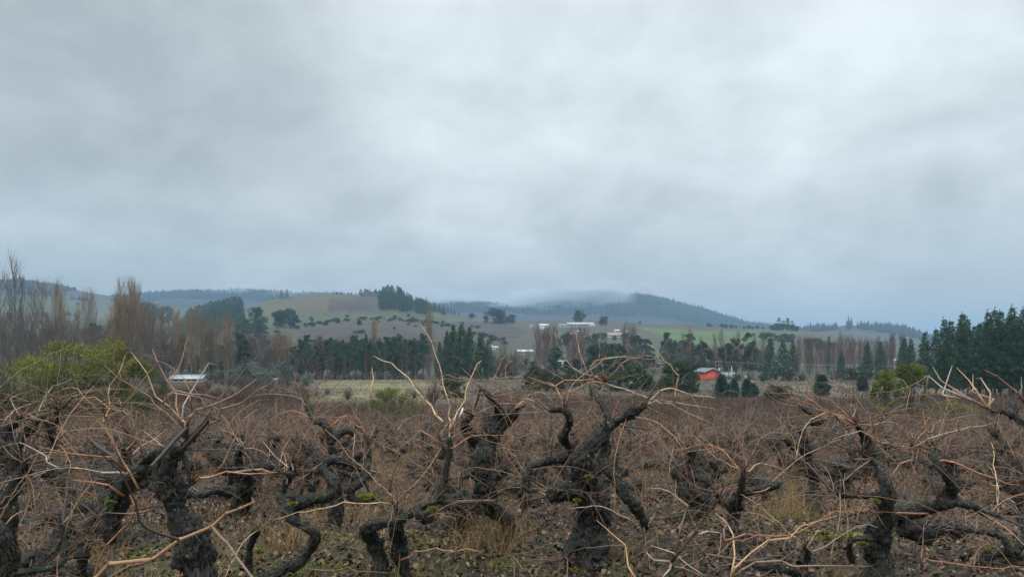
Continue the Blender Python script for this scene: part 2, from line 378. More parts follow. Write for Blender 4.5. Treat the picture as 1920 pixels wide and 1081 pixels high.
def cane_full(mb, rng, p, d, length, r0, droop, sides=5, swell=True, lat=.28, kink=.16, step=.075, P=None, col=None):
    if P is None: P = cane_path(rng, p, d, length, droop, kink, step)
    cane_tube(mb, P, r0, rng, sides, swell=swell, col=col)
    for i in range(2, len(P)-1):
        if rng.rand() < lat:
            t = norm(P[i+1]-P[i-1]); o = norm(np.cross(t, rng.normal(size=3)))
            Q = cane_path(rng, P[i], t*.5+o*.8+np.array([0, 0, .25]), rng.uniform(.10, .50), droop, kink*1.2, step*.7)
            cane_tube(mb, Q, r0*rng.uniform(.35, .55), rng, max(3, sides-1), swell=False)
def limb_mb(mb, P, rad, n=None, sides=10):
    n = n or max(8, len(P)*6); Q = catmull(P, n); r = np.interp(np.linspace(0, 1, n), np.linspace(0, 1, len(rad)), rad)
    Q = Q+.30*r[:, None]*np.stack([vnoise(Q*9+k*31, 5+k) for k in range(3)], 1)
    r = r*(1+.24*vnoise(Q*14+7, 77))
    tube(mb, Q, r, sides, caps=True); return Q, r
def wood_mesh(name, limbs, voxel, lumps=1.0, tone=1.0, flakes=0):
    """limbs grown together into one gnarled, fibrous piece of wood"""
    mb = MB(); S = []
    for P, rad in limbs:
        Q, r = limb_mb(mb, P, rad); S.append((Q, r))
    me0 = mb.mesh('tmp', M['bark'])
    o = link('tmp', me0); md = o.modifiers.new('r', 'REMESH'); md.mode = 'VOXEL'; md.voxel_size = voxel
    dg = bpy.context.evaluated_depsgraph_get(); ev = o.evaluated_get(dg); me = bpy.data.meshes.new_from_object(ev)
    bpy.data.objects.remove(o); bpy.data.meshes.remove(me0); me.name = name
    n = len(me.vertices); v = np.zeros(n*3, np.float32); me.vertices.foreach_get('co', v); v = v.reshape(-1, 3).astype(float)
    nr = np.zeros(n*3, np.float32); me.vertices.foreach_get('normal', nr); nr = nr.reshape(-1, 3)
    # nearest limb axis gives the run of the fibres
    A = np.concatenate([s[0] for s in S]); T = np.concatenate([np.gradient(s[0], axis=0) for s in S]); T /= np.linalg.norm(T, axis=1, keepdims=True)+1e-9
    Rr = np.concatenate([s[1] for s in S])
    idx = np.zeros(n, int)
    for a in range(0, n, 4000):
        d = ((v[a:a+4000, None]-A[None])**2).sum(2)/(Rr[None]**2+1e-5); idx[a:a+4000] = d.argmin(1)
    ax = T[idx]; al = (v*ax).sum(1, keepdims=True); rr = Rr[idx]
    tw = v+0*al; q = tw-ax*al*.86
    fib = 1-np.abs(vnoise(q*75, 3))*2; fib2 = 1-np.abs(vnoise(q*(38)+5, 4))*2
    lump = fbm(v*13, 6, 3)
    k = np.clip(rr/.05, .25, 1.5)
    crk = 1-np.clip(np.abs(vnoise(q*30+9, 14))*5, 0, 1)            # deep cracks between the strands
    disp = .0095*k*fib+.0125*k*fib2+.024*lumps*k*lump-.016*k*crk-.006*k
    v = v+nr*disp[:, None]
    me.vertices.foreach_set('co', v.astype(np.float32).ravel())
    cc = np.ones((n, 4), np.float32); cc[:, :3] = (tone*(1+.35*fbm(v*5, 9, 2)+.55*vnoise(q*60, 8)))[:, None].clip(.3, 2)
    for a_ in list(me.color_attributes): me.color_attributes.remove(a_)
    a_ = me.color_attributes.new('col', 'FLOAT_COLOR', 'POINT'); a_.data.foreach_set('color', cc.ravel())
    me.materials.clear()
    if flakes:                                   # loose strips of bark standing off the wood
        rng = rs(n % 9973); f = rng.randint(0, n, flakes); m = len(f); p = v[f]; a_x = ax[f]*np.sign(rng.rand(m, 1)-.35); nn = nr[f]; sd = np.cross(a_x, nn)
        ln = rng.uniform(.012, .055, (m, 1))*(.5+k[f][:, None]*.6); w = rng.uniform(.0012, .0045, (m, 1)); lift = rng.uniform(.05, .6, (m, 1))
        e = p+a_x*ln+nn*ln*lift*.7+sd*rng.normal(size=(m, 1))*.004; mid = p+a_x*ln*.5+nn*ln*lift*.12
        V = np.stack([p-sd*w-nn*.004, p+sd*w-nn*.004, mid-sd*w*.9, mid+sd*w*.9, e], 1).reshape(-1, 3); o = (np.arange(m)*5)[:, None]
        tt = np.concatenate([o+[0, 1, 3], o+[0, 3, 2], o+[2, 3, 4]])
        pv = np.zeros(len(me.loops), np.int32); me.loops.foreach_get('vertex_index', pv)
        ls = np.zeros(len(me.polygons), np.int32); me.polygons.foreach_get('loop_total', ls); st = np.concatenate([[0], np.cumsum(ls)[:-1]])
        qi = pv[(st[ls == 4][:, None]+np.arange(4)).ravel()].reshape(-1, 4); ti = pv[(st[ls == 3][:, None]+np.arange(3)).ravel()].reshape(-1, 3) if (ls == 3).any() else np.zeros((0, 3), int)
        cf = np.repeat(rng.uniform(.4, 3.0, (m, 1))*np.ones((1, 3)), 5, 0)
        me2 = mkmesh(name, np.vstack([v, V]), qi.astype(np.int64), np.concatenate([ti, tt+n]).astype(np.int64), np.vstack([cc[:, :3], cf]), M['bark'], False); bpy.data.meshes.remove(me); return me2
    me.materials.append(M['bark']); me.update()
    return me
def auto_limbs(rng, H=.72, r0=.105):
    """one old bush vine: a leaning crooked trunk that splits into bent arms"""
    limbs = []; tips = []
    d = norm(np.array([rng.normal()*.5, rng.normal()*.5, 1.0])); p = np.array([0, 0, -.08]); P = [p.copy()]; rad = [r0*1.5]
    n = 4; h = H*rng.uniform(.4, .6)
    for i in range(n):
        p = p+d*(h+.08)/n; P.append(p.copy()); rad.append(r0*(1.15-.12*i)*rng.uniform(.85, 1.2)); d = norm(d+rng.normal(size=3)*.38+np.array([0, 0, .15]))
    limbs.append((P, rad)); na = rng.randint(4, 7); a0 = rng.rand()*6.28
    for k in range(na):
        a = a0+k*6.28/na+rng.normal()*.35; d = norm(np.array([math.cos(a), math.sin(a), rng.uniform(-.45, .8)]))
        q = P[-1-rng.randint(0, 2)].copy(); A = [q.copy()]; ra = [r0*.62]; m = rng.randint(3, 6); l = rng.uniform(.28, .78)
        for i in range(m):
            q = q+d*l/m; A.append(q.copy()); ra.append(r0*(.52-.24*i/m)*rng.uniform(.8, 1.3))
            d = norm(d+rng.normal(size=3)*.5+np.array([0, 0, .42]))
            if q[2] > H*1.15: d[2] -= .6
        ra[-1] *= 1.25; limbs.append((A, ra)); tips.append((A[-1], norm(A[-1]-A[-2])))
        if rng.rand() < .55 and m > 2:
            j = rng.randint(1, m); e = norm(rng.normal(size=3)+np.array([0, 0, .6])); B = [A[j], A[j]+e*.09, A[j]+e*.12+np.array([0, 0, .08])]
            limbs.append((B, [ra[j]*.8, ra[j]*.6, ra[j]*.55])); tips.append((B[-1], np.array([0, 0, 1.0])))
    return limbs, tips
def auto_canes(rng, mb, tips, per=(4, 8), r=(.0036, .0062), length=(.45, 1.15), sides=5, swell=True, lat=.28, step=.075, out=None, spread=.75):
    k0 = 0
    for p, d in tips:
        for _ in range(rng.randint(*per)):
            o = norm(np.array([p[0], p[1], 0])+rng.normal(size=3)*.35); a = rng.normal(size=3)*spread*1.25; back = rng.uniform(.01, .16)*(rng.rand() < .7)+.01
            dd = norm(d*.45+o*rng.uniform(.1, .9)+a+np.array([0, 0, rng.uniform(.3, 1.2)])); ln = rng.uniform(*length); dr = rng.uniform(.04, .36)
            if out is not None: mb = MB()
            P = cane_path(rng, p-d*back, dd, ln, dr, rng.uniform(.14, .34), step); over = np.clip(P[:, 2]-1.2, 0, None); P[:, 2] -= over*.7
            cane_full(mb, rng, None, None, ln, rng.uniform(*r)*(.55+.6*ln), dr, sides, swell, lat, .2, step, P=P)
            if out is not None: out.append(mb)
        if rng.rand() < .6:                            # a short pruned spur
            cane_tube(mb if out is None else out[-1], cane_path(rng, p, d+rng.normal(size=3)*.5, .1, 0), .009, rng, sides, col=(.10, .07, .06), swell=False, taper=.7)
# ------------------------------------------------------------------ the vines one can tell apart, nearest the camera
ZM = {'A': (0, 640, 2.452), 'B': (440, 600, 2.248), 'C': (820, 600, 2.248), 'D': (1300, 640, 2.4516), 'E': (1180, 860, 4.89)}
def zp(z, x, y): a = ZM[z]; return a[0]+x/a[2], a[1]+y/a[2]
def moss_mb(rng, p, s, n=None):
    mb = MB(); n = n or int(500); u = rng.normal(size=(n, 3)); u /= np.linalg.norm(u, axis=1, keepdims=True); u[:, 2] = np.abs(u[:, 2])*.8
    r = s*(1+.45*vnoise(u*2.5+p*9, 3))[:, None]; P = p+u*r*rng.uniform(.75, 1.0, (n, 1))*np.array([1.25, .9, .55])
    a = np.cross(u, rng.normal(size=(n, 3))); a /= np.linalg.norm(a, axis=1, keepdims=True); h = rng.uniform(.006, .014, (n, 1)); w = h*.55
    V = np.stack([P-a*w, P+a*w, P+u*h+rng.normal(size=(n, 3))*.003], 1).reshape(-1, 3)
    c = np.repeat(rng.uniform(.5, 1.15, (n, 1))*np.array([[1, 1, 1.]]), 3, 0); mb.add(V, None, np.arange(3*n).reshape(-1, 3), c)
    # the cushion the blades stand on
    m, k = 10, 16; th = np.linspace(0, math.pi, m)[:, None]; ph = (np.arange(k)*2*math.pi/k)[None]
    U = np.stack([np.sin(th)*np.cos(ph), np.sin(th)*np.sin(ph), np.cos(th)+0*ph], -1).reshape(-1, 3)
    rr = s*(1+.45*vnoise(U*2.5+p*9, 3))[:, None]; i = np.arange(m-1)[:, None]*k; j = np.arange(k)[None]
    mb.add(p+U*rr*np.array([1.2, .85, .5])*.95, np.stack([i+j, i+k+j, i+k+(j+1) % k, i+(j+1) % k], -1).reshape(-1, 4), c=(.6, .62, .5))
    return mb
HEROES = []
def hero(seed, z, D, label, limbs, canes, per=(4, 9), lr=(.0026, .0046), length=(.4, 0.78), moss=(), voxel=.012, tipsel=None):
    rng = rs(seed); LL = []; tips = []; base = None
    for li, lm in enumerate(limbs):
        P = []; rd = []; ph = rng.rand()*9
        for i, t in enumerate(lm):
            x, y, r = t[:3]; g = 'g' in t; dd = next((q for q in t[3:] if q != 'g'), None)
            d = D+(dd if dd is not None else .10*math.sin(ph+i*.8)*(0 if g else 1)*(D/4.5))
            c, row = zp(z, x, y); p = W(c, row, d)
            if g: p[2] = gz(p[0], p[1])[0]-.06; base = p.copy() if base is None else base
            P.append(p); rd.append(.77*r/ZM[z][2]/F*d)
        LL.append((P, rd))
        if li > 0 or len(limbs) == 1: tips.append((P[-1], norm(P[-1]-P[-2])))
    tips.append((LL[0][0][-1], norm(LL[0][0][-1]-LL[0][0][-2])))
    if base is None: base = np.array([LL[0][0][0][0], D, gz(LL[0][0][0][0], D)[0]])
    base[2] = gz(base[0], base[1])[0]
    LL = [([p-base for p in P], r) for P, r in LL]; tips = [(p-base, d) for p, d in tips]
    if tipsel is not None: tips = [tips[i] for i in tipsel]
    root = empty('grapevine', base, 0, label, 'grapevine', 'old gnarled vines of the vineyard'); HEROES.append(base)
    tr = link('trunk', wood_mesh('trunk', LL, voxel, flakes=2600), root)
    for (mx, my, ms, mdd) in moss:
        c, row = zp(z, mx, my); p = W(c, row, D+mdd)-base
        s = tag(moss_mb(rng, p, ms/ZM[z][2]/F*D).build('moss', M['moss'], tr), 'bright yellow green moss cushion')
    for pts in canes:
        opt = [t for t in pts if not isinstance(t, tuple)]; pts = [t for t in pts if isinstance(t, tuple)]
        r0 = opt[0] if opt else .0048; d0 = opt[1] if len(opt) > 1 else 0; d1 = opt[2] if len(opt) > 2 else rng.uniform(-.25, .25)
        m = len(pts); K = [W(*zp(z, *t[:2]), D+d0+(d1-d0)*i/(m-1))-base for i, t in enumerate(pts)]
        ln = sum(np.linalg.norm(K[i+1]-K[i]) for i in range(m-1)); n = max(4, int(ln/.055))
        Q = catmull(K, n); Q[1:-1] += rng.normal(size=(n-2, 3))*.0075
        mb = MB(); cane_full(mb, rng, None, None, 0, r0*(1.2 if D > 4 else 1), 0, 6, True, .24, P=Q, col=(.52, .285, .16) if seed == 2 else np.array(CANE[rng.randint(len(CANE))])*rng.uniform(.85, 1.25) if rng.rand() < .85 else None); mb.build('cane', M['cane'], root, True)
    out = []; auto_canes(rng, None, tips, per, lr, length, 5, True, .5, out=out)
    for mb in out: mb.build('cane', M['cane'], root, True)
    return root
hero(1, 'A', 2.7, 'thick twisted grapevine trunk at the left front with long straight canes fanning upwards',
     [[(1010, 1690, 150, 'g'), (960, 1250, 115), (905, 1040, 92, 0), (880, 900, 84, 0), (810, 760, 74, 0), (765, 650, 74, 0), (780, 540, 66, -.02), (800, 505, 46, 0)],
      [(790, 545, 52, 0), (700, 575, 44, .05), (640, 605, 40, .08), (595, 590, 30, .1)],
      [(640, 600, 44, .1), (565, 670, 50, .25), (520, 780, 48, .3), (510, 880, 36, .3), (515, 920, 28, .3)],
      [(650, 560, 24, 0), (740, 505, 28, -.04), (840, 495, 26, -.03)],
      [(845, 520, 20, 0), (852, 460, 16, 0), (860, 395, 12, 0)],
      [(850, 530, 18, 0), (872, 600, 13, -.02), (880, 665, 13, -.02), (915, 610, 9, -.02)]],
     [[.0048, (845, 440), (790, 350), (730, 290), (620, 215), (480, 108)], [.0044, (850, 430), (820, 350), (720, 240), (605, 50)],
      [.0042, (830, 380), (800, 270), (770, 160), (700, 32)], [.0042, (835, 380), (850, 300), (880, 235), (965, 115), (998, 108)],
      [.0036, (885, 320), (880, 235), (840, 165)], [.0052, (860, 390), (900, 320), (1010, 265), (1180, 172)],
      [.005, (890, 460), (960, 390), (1040, 310), (1275, 172)], [.005, (985, 610), (1040, 520), (1110, 400), (1180, 308)],
      [.0048, (870, 660), (960, 620), (1060, 603), (1275, 600)], [.0045, (640, 680), (590, 580), (540, 470), (490, 390), (490, 290), (510, 220), (545, 160), (578, 62)],
      [.005, (600, 560), (615, 440), (630, 320)], [.0052, (590, 605), (480, 610), (360, 585), (240, 575), (200, 530), (88, 460)],
      [.005, (570, 710), (490, 655), (330, 635)], [.004, (580, 595), (500, 540), (400, 520), (290, 500), (170, 480)],
      [.0055, (600, 700), (590, 830), (500, 920), (420, 1080), (380, 1180)], [.004, (560, 570), (520, 440), (510, 330), (530, 200), (545, 130)],
      [.0036, (700, 770), (600, 775), (480, 785)], [.0034, (610, 520), (680, 470), (770, 400)], [.0036, (850, 400), (760, 250), (870, 240), (1040, 270)],
      [.003, (560, 300), (620, 230), (715, 105)], [.0034, (740, 290), (800, 235), (900, 240), (1000, 280)], [.004, (590, 420), (560, 400), (480, 340), (430, 290)]],
     per=(2, 4), length=(.3, 0.57), voxel=.008, moss=[(505, 742, 9, .2)])
hero(2, 'A', 1.25, 'grapevine below the left corner sending one long smooth orange cane across the front',
     [[(60, 1900, 130, 'g', -.1), (80, 1600, 70, -.1), (120, 1400, 45, -.05), (190, 1260, 16, 0)]],
     [[.0046, (190, 1260), (430, 1081), (600, 1000), (880, 880), (1080, 785), (1170, 735), 0, .15][:1]+[(190, 1260), (430, 1081), (600, 1000), (880, 880), (1080, 785), (1170, 735)]], per=(0, 1), tipsel=[])
hero(3, 'A', 3.6, 'dark knotted grapevine cut by the left edge below the yellow green bush',
     [[(20, 1170, 60, 'g'), (35, 800, 50), (60, 600, 52), (20, 450, 46), (-30, 400, 40)], [(40, 540, 36), (100, 440, 26), (150, 395, 22), (200, 352, 20), (250, 370, 20), (282, 308, 13)],
      [(60, 600, 34), (120, 600, 30), (125, 560, 20)], [(205, 355, 16), (235, 420, 24), (250, 480, 22)], [(-20, 450, 30), (60, 380, 24), (110, 350, 14)]],
     [[.0036, (150, 410), (200, 270), (260, 200), (330, 170)], [.0036, (200, 360), (280, 230), (340, 210), (400, 260), (460, 330)], [.003, (100, 350), (60, 260), (130, 230)],
      [.0034, (280, 310), (300, 240), (290, 190), (285, 170)], [.0034, (280, 310), (380, 260), (520, 300), (640, 350)], [.0034, (250, 380), (400, 330), (560, 360)]], per=(8, 15), voxel=.013)
hero(4, 'A', 3.1, 'low black grapevine stump in the lower left corner with an arm lying on the ground',
     [[(90, 1330, 60, 'g'), (80, 1150, 46), (62, 1000, 42), (30, 900, 36), (-20, 830, 26)], [(90, 1060, 30), (190, 1045, 25), (280, 1015, 24), (296, 920, 20), (290, 835, 17)]],
     [[.004, (0, 870), (60, 800), (120, 770)], [.004, (292, 835), (330, 800), (415, 815)]], per=(4, 7), length=(.2, 0.41))
hero(5, 'A', 7.0, 'short grapevine post standing right of the thick front vine, its arm reaching right',
     [[(1100, 830, 46, 'g'), (1110, 740, 44), (1130, 660, 34), (1140, 600, 32), (1200, 580, 25), (1280, 570, 20)], [(1130, 620, 26), (1095, 540, 20), (1118, 480, 12)], [(1120, 700, 26), (1020, 680, 30), (930, 705, 26), (860, 700, 20)]],
     [[.004, (1118, 480), (1080, 430), (1000, 400)], [.004, (1118, 480), (1190, 400), (1220, 320)]], per=(6, 11))
hero(6, 'B', 4.65, 'slender grapevine snaking upwards in S curves with a second looped arm',
     [[(60, 1068, 24, 'g'), (200, 1052, 27, 0), (290, 1000, 26), (335, 930, 23), (318, 885, 22), (250, 840, 26), (220, 790, 30), (193, 745, 25), (210, 695, 21), (245, 645, 19), (240, 605, 14)],
      [(235, 800, 30, 0), (310, 758, 31, 0), (400, 735, 28, -.05), (425, 690, 26, -.05), (390, 650, 26, 0), (370, 615, 25, .05), (410, 588, 23, .1), (470, 598, 22, .15), (530, 625, 19, .2)],
      [(60, 1060, 24), (60, 1000, 19), (75, 930, 18), (98, 880, 17)], [(530, 625, 19, .2), (560, 600, 19, .22), (562, 545, 17, .2), (560, 505, 13, .2)],
      [(565, 600, 19, .2), (552, 655, 21, .15), (500, 705, 21, .1), (485, 740, 21, .1), (520, 765, 19, .1), (595, 768, 15, .1)], [(245, 650, 17), (200, 640, 12), (180, 620, 8)]],
     [[.0046, (240, 610), (215, 620), (120, 510)], [.0044, (240, 605), (250, 520), (262, 450)], [.0046, (240, 605), (330, 440), (368, 325)], [.0044, (250, 685), (300, 660), (370, 600)],
      [.0044, (220, 690), (215, 650), (212, 610)], [.0046, (560, 505), (480, 400), (380, 460)], [.005, (0, 640), (110, 632), (208, 643)]], per=(4, 9), length=(.35, 0.66),
     moss=[(560, 745, 32, .0), (245, 775, 12, -.1), (103, 975, 14, -.08), (585, 760, 18, .02)])
hero(7, 'B', 4.5, 'squat grapevine with two stumps and an upright arm bearing one very tall cane',
     [[(605, 1082, 38, 'g'), (612, 1000, 38), (590, 930, 40), (560, 890, 37), (590, 862, 31), (680, 850, 29), (740, 815, 27), (800, 775, 22), (880, 762, 19), (950, 768, 15)],
      [(715, 1080, 36, .15), (700, 960, 38, .12), (690, 870, 34, .05)], [(835, 775, 14, 0), (885, 690, 19, .05), (892, 620, 19, .05), (905, 560, 19, .05), (905, 495, 14, .05)],
      [(700, 850, 24), (690, 800, 14), (660, 770, 8)], [(900, 560, 12, .05), (870, 520, 10, .1), (860, 480, 7, .1)], [(760, 810, 20), (800, 840, 24), (830, 830, 20)]],
     [[.0048, (905, 495), (905, 420), (885, 300), (850, 150), (785, 20)], [.005, (890, 450), (830, 370), (760, 290), (690, 205), (585, 150)], [.005, (885, 440), (840, 380), (780, 300), (695, 205)],
      [.0045, (905, 470), (960, 350), (1000, 230), (1040, 170)], [.0045, (660, 775), (470, 775), (300, 810), (150, 840)], [.005, (650, 730), (670, 620), (692, 530)],
      [.0045, (700, 790), (650, 730), (560, 640), (380, 460)], [.0042, (870, 520), (800, 470), (740, 470)], [.0045, (700, 1010), (800, 965), (930, 965), (1050, 972)], [.0036, (910, 540), (1000, 490), (1169, 478)],
      [.004, (300, 1048), (480, 1052), (680, 1060)], [.004, (575, 320), (580, 260), (578, 200)]], per=(6, 11), length=(.3, 0.61), moss=[(835, 795, 15, -.05), (745, 905, 12, -.15)])
hero(8, 'C', 5.6, 'broad grapevine left of centre with a split head and round black burl below',
     [[(290, 935, 30, 'g'), (300, 850, 38), (240, 800, 40), (200, 720, 46), (190, 640, 50), (200, 560, 54), (230, 480, 50), (262, 430, 38), (300, 410, 34), (325, 378, 22)],
      [(250, 430, 30), (262, 388, 25), (240, 350, 22), (205, 302, 14), (180, 290, 8)], [(190, 530, 36), (130, 480, 30), (118, 440, 22), (150, 400, 13)], [(230, 480, 30), (215, 420, 22), (200, 395, 14)],
      [(170, 650, 30), (120, 640, 20), (110, 660, 14)], [(180, 700, 30), (165, 760, 28), (170, 810, 22)]],
     [[.0048, (385, 265), (300, 238), (230, 250), (170, 285)], [.0045, (200, 300), (140, 250), (60, 235), (0, 240)], [.0045, (325, 378), (380, 330), (480, 380)], [.0042, (205, 300), (230, 260), (270, 170), (310, 130)],
      [.0042, (300, 400), (360, 330), (420, 300), (480, 330), (530, 400)], [.0045, (60, 550), (150, 480), (260, 470), (380, 490)], [.004, (185, 290), (150, 240), (100, 200)], [.0045, (325, 378), (300, 300), (290, 200), (320, 170)]], per=(8, 15), length=(.4, 0.74), voxel=.013)
hero(9, 'C', 5.0, 'tall central grapevine with a wide mossy trunk and arms raised against the field',
     [[(655, 1020, 88, 'g'), (645, 950, 80), (650, 860, 76), (640, 780, 68), (630, 700, 62), (612, 620, 60), (622, 570, 50), (660, 510, 42), (700, 470, 38), (735, 432, 34)],
      [(735, 435, 30, 0), (790, 410, 28, -.05), (830, 388, 26, -.1), (875, 362, 19, -.15)], [(730, 450, 27), (718, 390, 23), (690, 350, 13), (652, 312, 11), (642, 275, 8)],
      [(590, 600, 40), (568, 540, 25), (530, 500, 23), (552, 450, 21), (556, 410, 20), (530, 375, 20), (475, 383, 12)], [(600, 610, 30), (540, 583, 28), (470, 592, 26), (400, 610, 22), (374, 640, 26), (374, 715, 24)],
      [(700, 480, 27), (715, 540, 27), (700, 600, 25), (760, 680, 32), (800, 750, 30), (860, 820, 27), (880, 885, 20)], [(600, 740, 48), (520, 722, 46), (465, 740, 32)], [(640, 900, 60), (560, 960, 30), (540, 1010, 20)]],
     [[.0048, (705, 262), (690, 180), (680, 80)], [.0052, (705, 265), (640, 255), (560, 252), (470, 272), (385, 240)], [.0048, (705, 262), (800, 170), (870, 155), (950, 150)], [.0048, (708, 265), (720, 200), (840, 150)],
      [.0052, (705, 265), (820, 300), (900, 330), (1000, 362), (1169, 440)], [.005, (705, 268), (760, 370), (810, 470), (818, 550)], [.0046, (700, 268), (580, 200), (520, 120), (495, 50)], [.0042, (640, 250), (600, 150), (590, 100), (590, 45)],
      [.005, (880, 362), (930, 340), (1000, 345), (1169, 372)], [.005, (880, 357), (940, 300), (1000, 288), (1100, 322), (1169, 326)], [.0052, (705, 262), (640, 200), (700, 160), (780, 150), (800, 160)],
      [.005, (790, 590), (850, 540), (935, 480), (938, 380), (930, 280), (900, 200), (790, 80)], [.0044, (1000, 345), (1005, 240), (960, 170), (880, 98)], [.005, (640, 275), (660, 240), (705, 262)], [.0048, (540, 375), (560, 310), (640, 262), (720, 268)],
      [.0045, (705, 268), (640, 380), (570, 460), (520, 500)], [.0045, (530, 372), (500, 290), (455, 260)], [.0045, (690, 560), (640, 625), (570, 670), (500, 760), (450, 800)], [.0045, (880, 362), (950, 420), (1020, 560), (1080, 740)],
      [.0042, (530, 372), (560, 290), (600, 240), (690, 170), (780, 155)], [.0042, (430, 720), (560, 790), (700, 790), (840, 860)]], per=(8, 13), length=(.5, 0.86), voxel=.012, moss=[(640, 660, 10, -.35), (590, 760, 9, -.3)])
hero(10, 'D', 4.3, 'heavy forked grapevine right of centre with two black arms shaped like a wide V',
     [[(860, 1160, 80, 'g'), (850, 1000, 68), (850, 920, 60), (880, 830, 55), (890, 760, 50), (885, 690, 38), (870, 620, 34), (850, 560, 36), (830, 520, 30), (800, 460, 26), (770, 410, 18), (745, 375, 13)],
      [(890, 790, 45), (980, 790, 42), (1060, 770, 38), (1140, 740, 36), (1185, 690, 31), (1190, 650, 28), (1140, 590, 25), (1110, 540, 21), (1085, 492, 14), (1010, 480, 8)],
      [(1150, 740, 30), (1250, 740, 23), (1320, 780, 22), (1400, 800, 18)], [(960, 850, 55), (1060, 880, 50), (1150, 870, 30)], [(830, 910, 14), (770, 905, 13), (728, 918, 15), (715, 955, 16), (735, 1010, 17)],
      [(860, 700, 26), (800, 710, 18), (700, 705, 15), (640, 690, 11)], [(830, 540, 20), (780, 520, 14), (700, 400, 0.1)][:2]+[(760, 500, 8)]],
     [[.005, (1005, 488), (1080, 400), (1180, 360), (1350, 340)], [.005, (1000, 490), (1100, 440), (1250, 390), (1375, 375)], [.005, (1000, 480), (1025, 430), (1090, 340)], [.0052, (900, 560), (850, 450), (760, 270), (690, 220), (610, 185)],
      [.0042, (750, 380), (640, 330), (520, 260)], [.0046, (1000, 490), (1010, 560), (1040, 650)], [.0048, (1010, 540), (930, 590), (880, 665)], [.005, (700, 400), (860, 370), (960, 400), (1005, 480)],
      [.0052, (1080, 790), (900, 795), (780, 780), (640, 790), (480, 880), (250, 900), (140, 915)], [.0052, (1110, 550), (1220, 560), (1340, 620), (1500, 660)], [.0045, (740, 375), (730, 330), (740, 290)], [.0046, (880, 560), (960, 480), (1100, 300), (1250, 250)],
      [.0046, (740, 540), (820, 540), (720, 620), (655, 640)], [.0048, (1000, 490), (880, 470), (780, 420), (640, 450)], [.0046, (1120, 720), (1130, 640), (1160, 560)], [.0046, (860, 760), (880, 900), (960, 1010), (1010, 1060)], [.0045, (1050, 1045), (1050, 930), (1060, 840)],
      [.0048, (1070, 1000), (1200, 1020), (1350, 1035), (1530, 1035)]], per=(6, 13), length=(.45, 0.78), moss=[(665, 905, 22, .1), (720, 905, 20, .1), (785, 932, 12, 0), (620, 903, 14, .1), (840, 735, 12, -.2)])
hero(11, 'D', 2.5, 'grapevine cut by the right edge, only its black knobbly arm reaching in over the field',
     [[(1730, 1500, 90, 'g'), (1660, 900, 60), (1610, 500, 44), (1565, 400, 30), (1500, 362, 24), (1460, 335, 26), (1435, 318, 19), (1390, 325, 13), (1340, 300, 8)], [(1452, 325, 16), (1476, 297, 17), (1490, 305, 12)], [(1480, 325, 9), (1525, 298, 8)]],
     [[.0042, (1345, 303), (1270, 270), (1190, 210), (1120, 170), (1100, 115)], [.0042, (1350, 303), (1310, 230), (1270, 170), (1210, 120)], [.0038, (1250, 250), (1200, 240), (1150, 215), (1065, 170), (1075, 220)][:1]+[(1275, 270), (1200, 240), (1130, 190), (1090, 150), (1062, 180), (1068, 232)],
      [.004, (1530, 290), (1490, 220), (1400, 150), (1335, 128)], [.0036, (1230, 240), (1165, 260), (1180, 200), (1205, 145)][:1]+[(1230, 262), (1160, 250), (1145, 200), (1200, 150), (1190, 110)], [.0036, (1350, 300), (1372, 270), (1290, 230), (1285, 150)], [.0036, (1360, 310), (1330, 200), (1300, 170)], [.003, (1500, 260), (1520, 200), (1508, 160)]], per=(0, 1), tipsel=[])
hero(12, 'D', 7.4, 'upright grapevine with a hooked black head right of the orange straw clump',
     [[(560, 745, 32, 'g'), (550, 660, 34), (530, 560, 32), (510, 480, 28), (500, 430, 26), (500, 385, 22), (540, 370, 22), (588, 365, 22)], [(588, 365, 18), (560, 335, 14), (520, 325, 12), (495, 303, 8)], [(505, 480, 23), (450, 480, 20), (425, 450, 13)]],
     [[.0055, (600, 330), (540, 260), (520, 200), (560, 150)], [.005, (495, 305), (470, 260), (450, 190)], [.005, (590, 350), (680, 320), (600, 270)], [.005, (495, 305), (380, 270), (330, 230)]], per=(6, 13), voxel=.018)
hero(13, 'D', 5.4, 'thin dark upright grapevine left of the forked one with a low arm pointing right',
     [[(190, 955, 36, 'g'), (180, 860, 34), (190, 770, 30), (215, 700, 26), (225, 640, 20), (232, 595, 13)], [(215, 700, 22), (300, 680, 20), (395, 655, 24)], [(190, 780, 20), (130, 740, 18), (110, 700, 12)], [(185, 850, 26), (100, 900, 24), (70, 930, 16)]],
     [[.0048, (232, 600), (230, 500), (170, 370)], [.0048, (135, 740), (150, 680), (40, 820)], [.0045, (232, 600), (120, 540), (0, 430)], [.0045, (215, 650), (100, 680), (0, 660)], [.0045, (395, 655), (300, 690), (240, 660)], [.0045, (232, 600), (330, 560), (440, 600)],
      [.005, (180, 1060), (190, 900), (130, 810), (140, 870)][:1]+[(175, 1075), (190, 960), (178, 860), (130, 810)]], per=(6, 11))
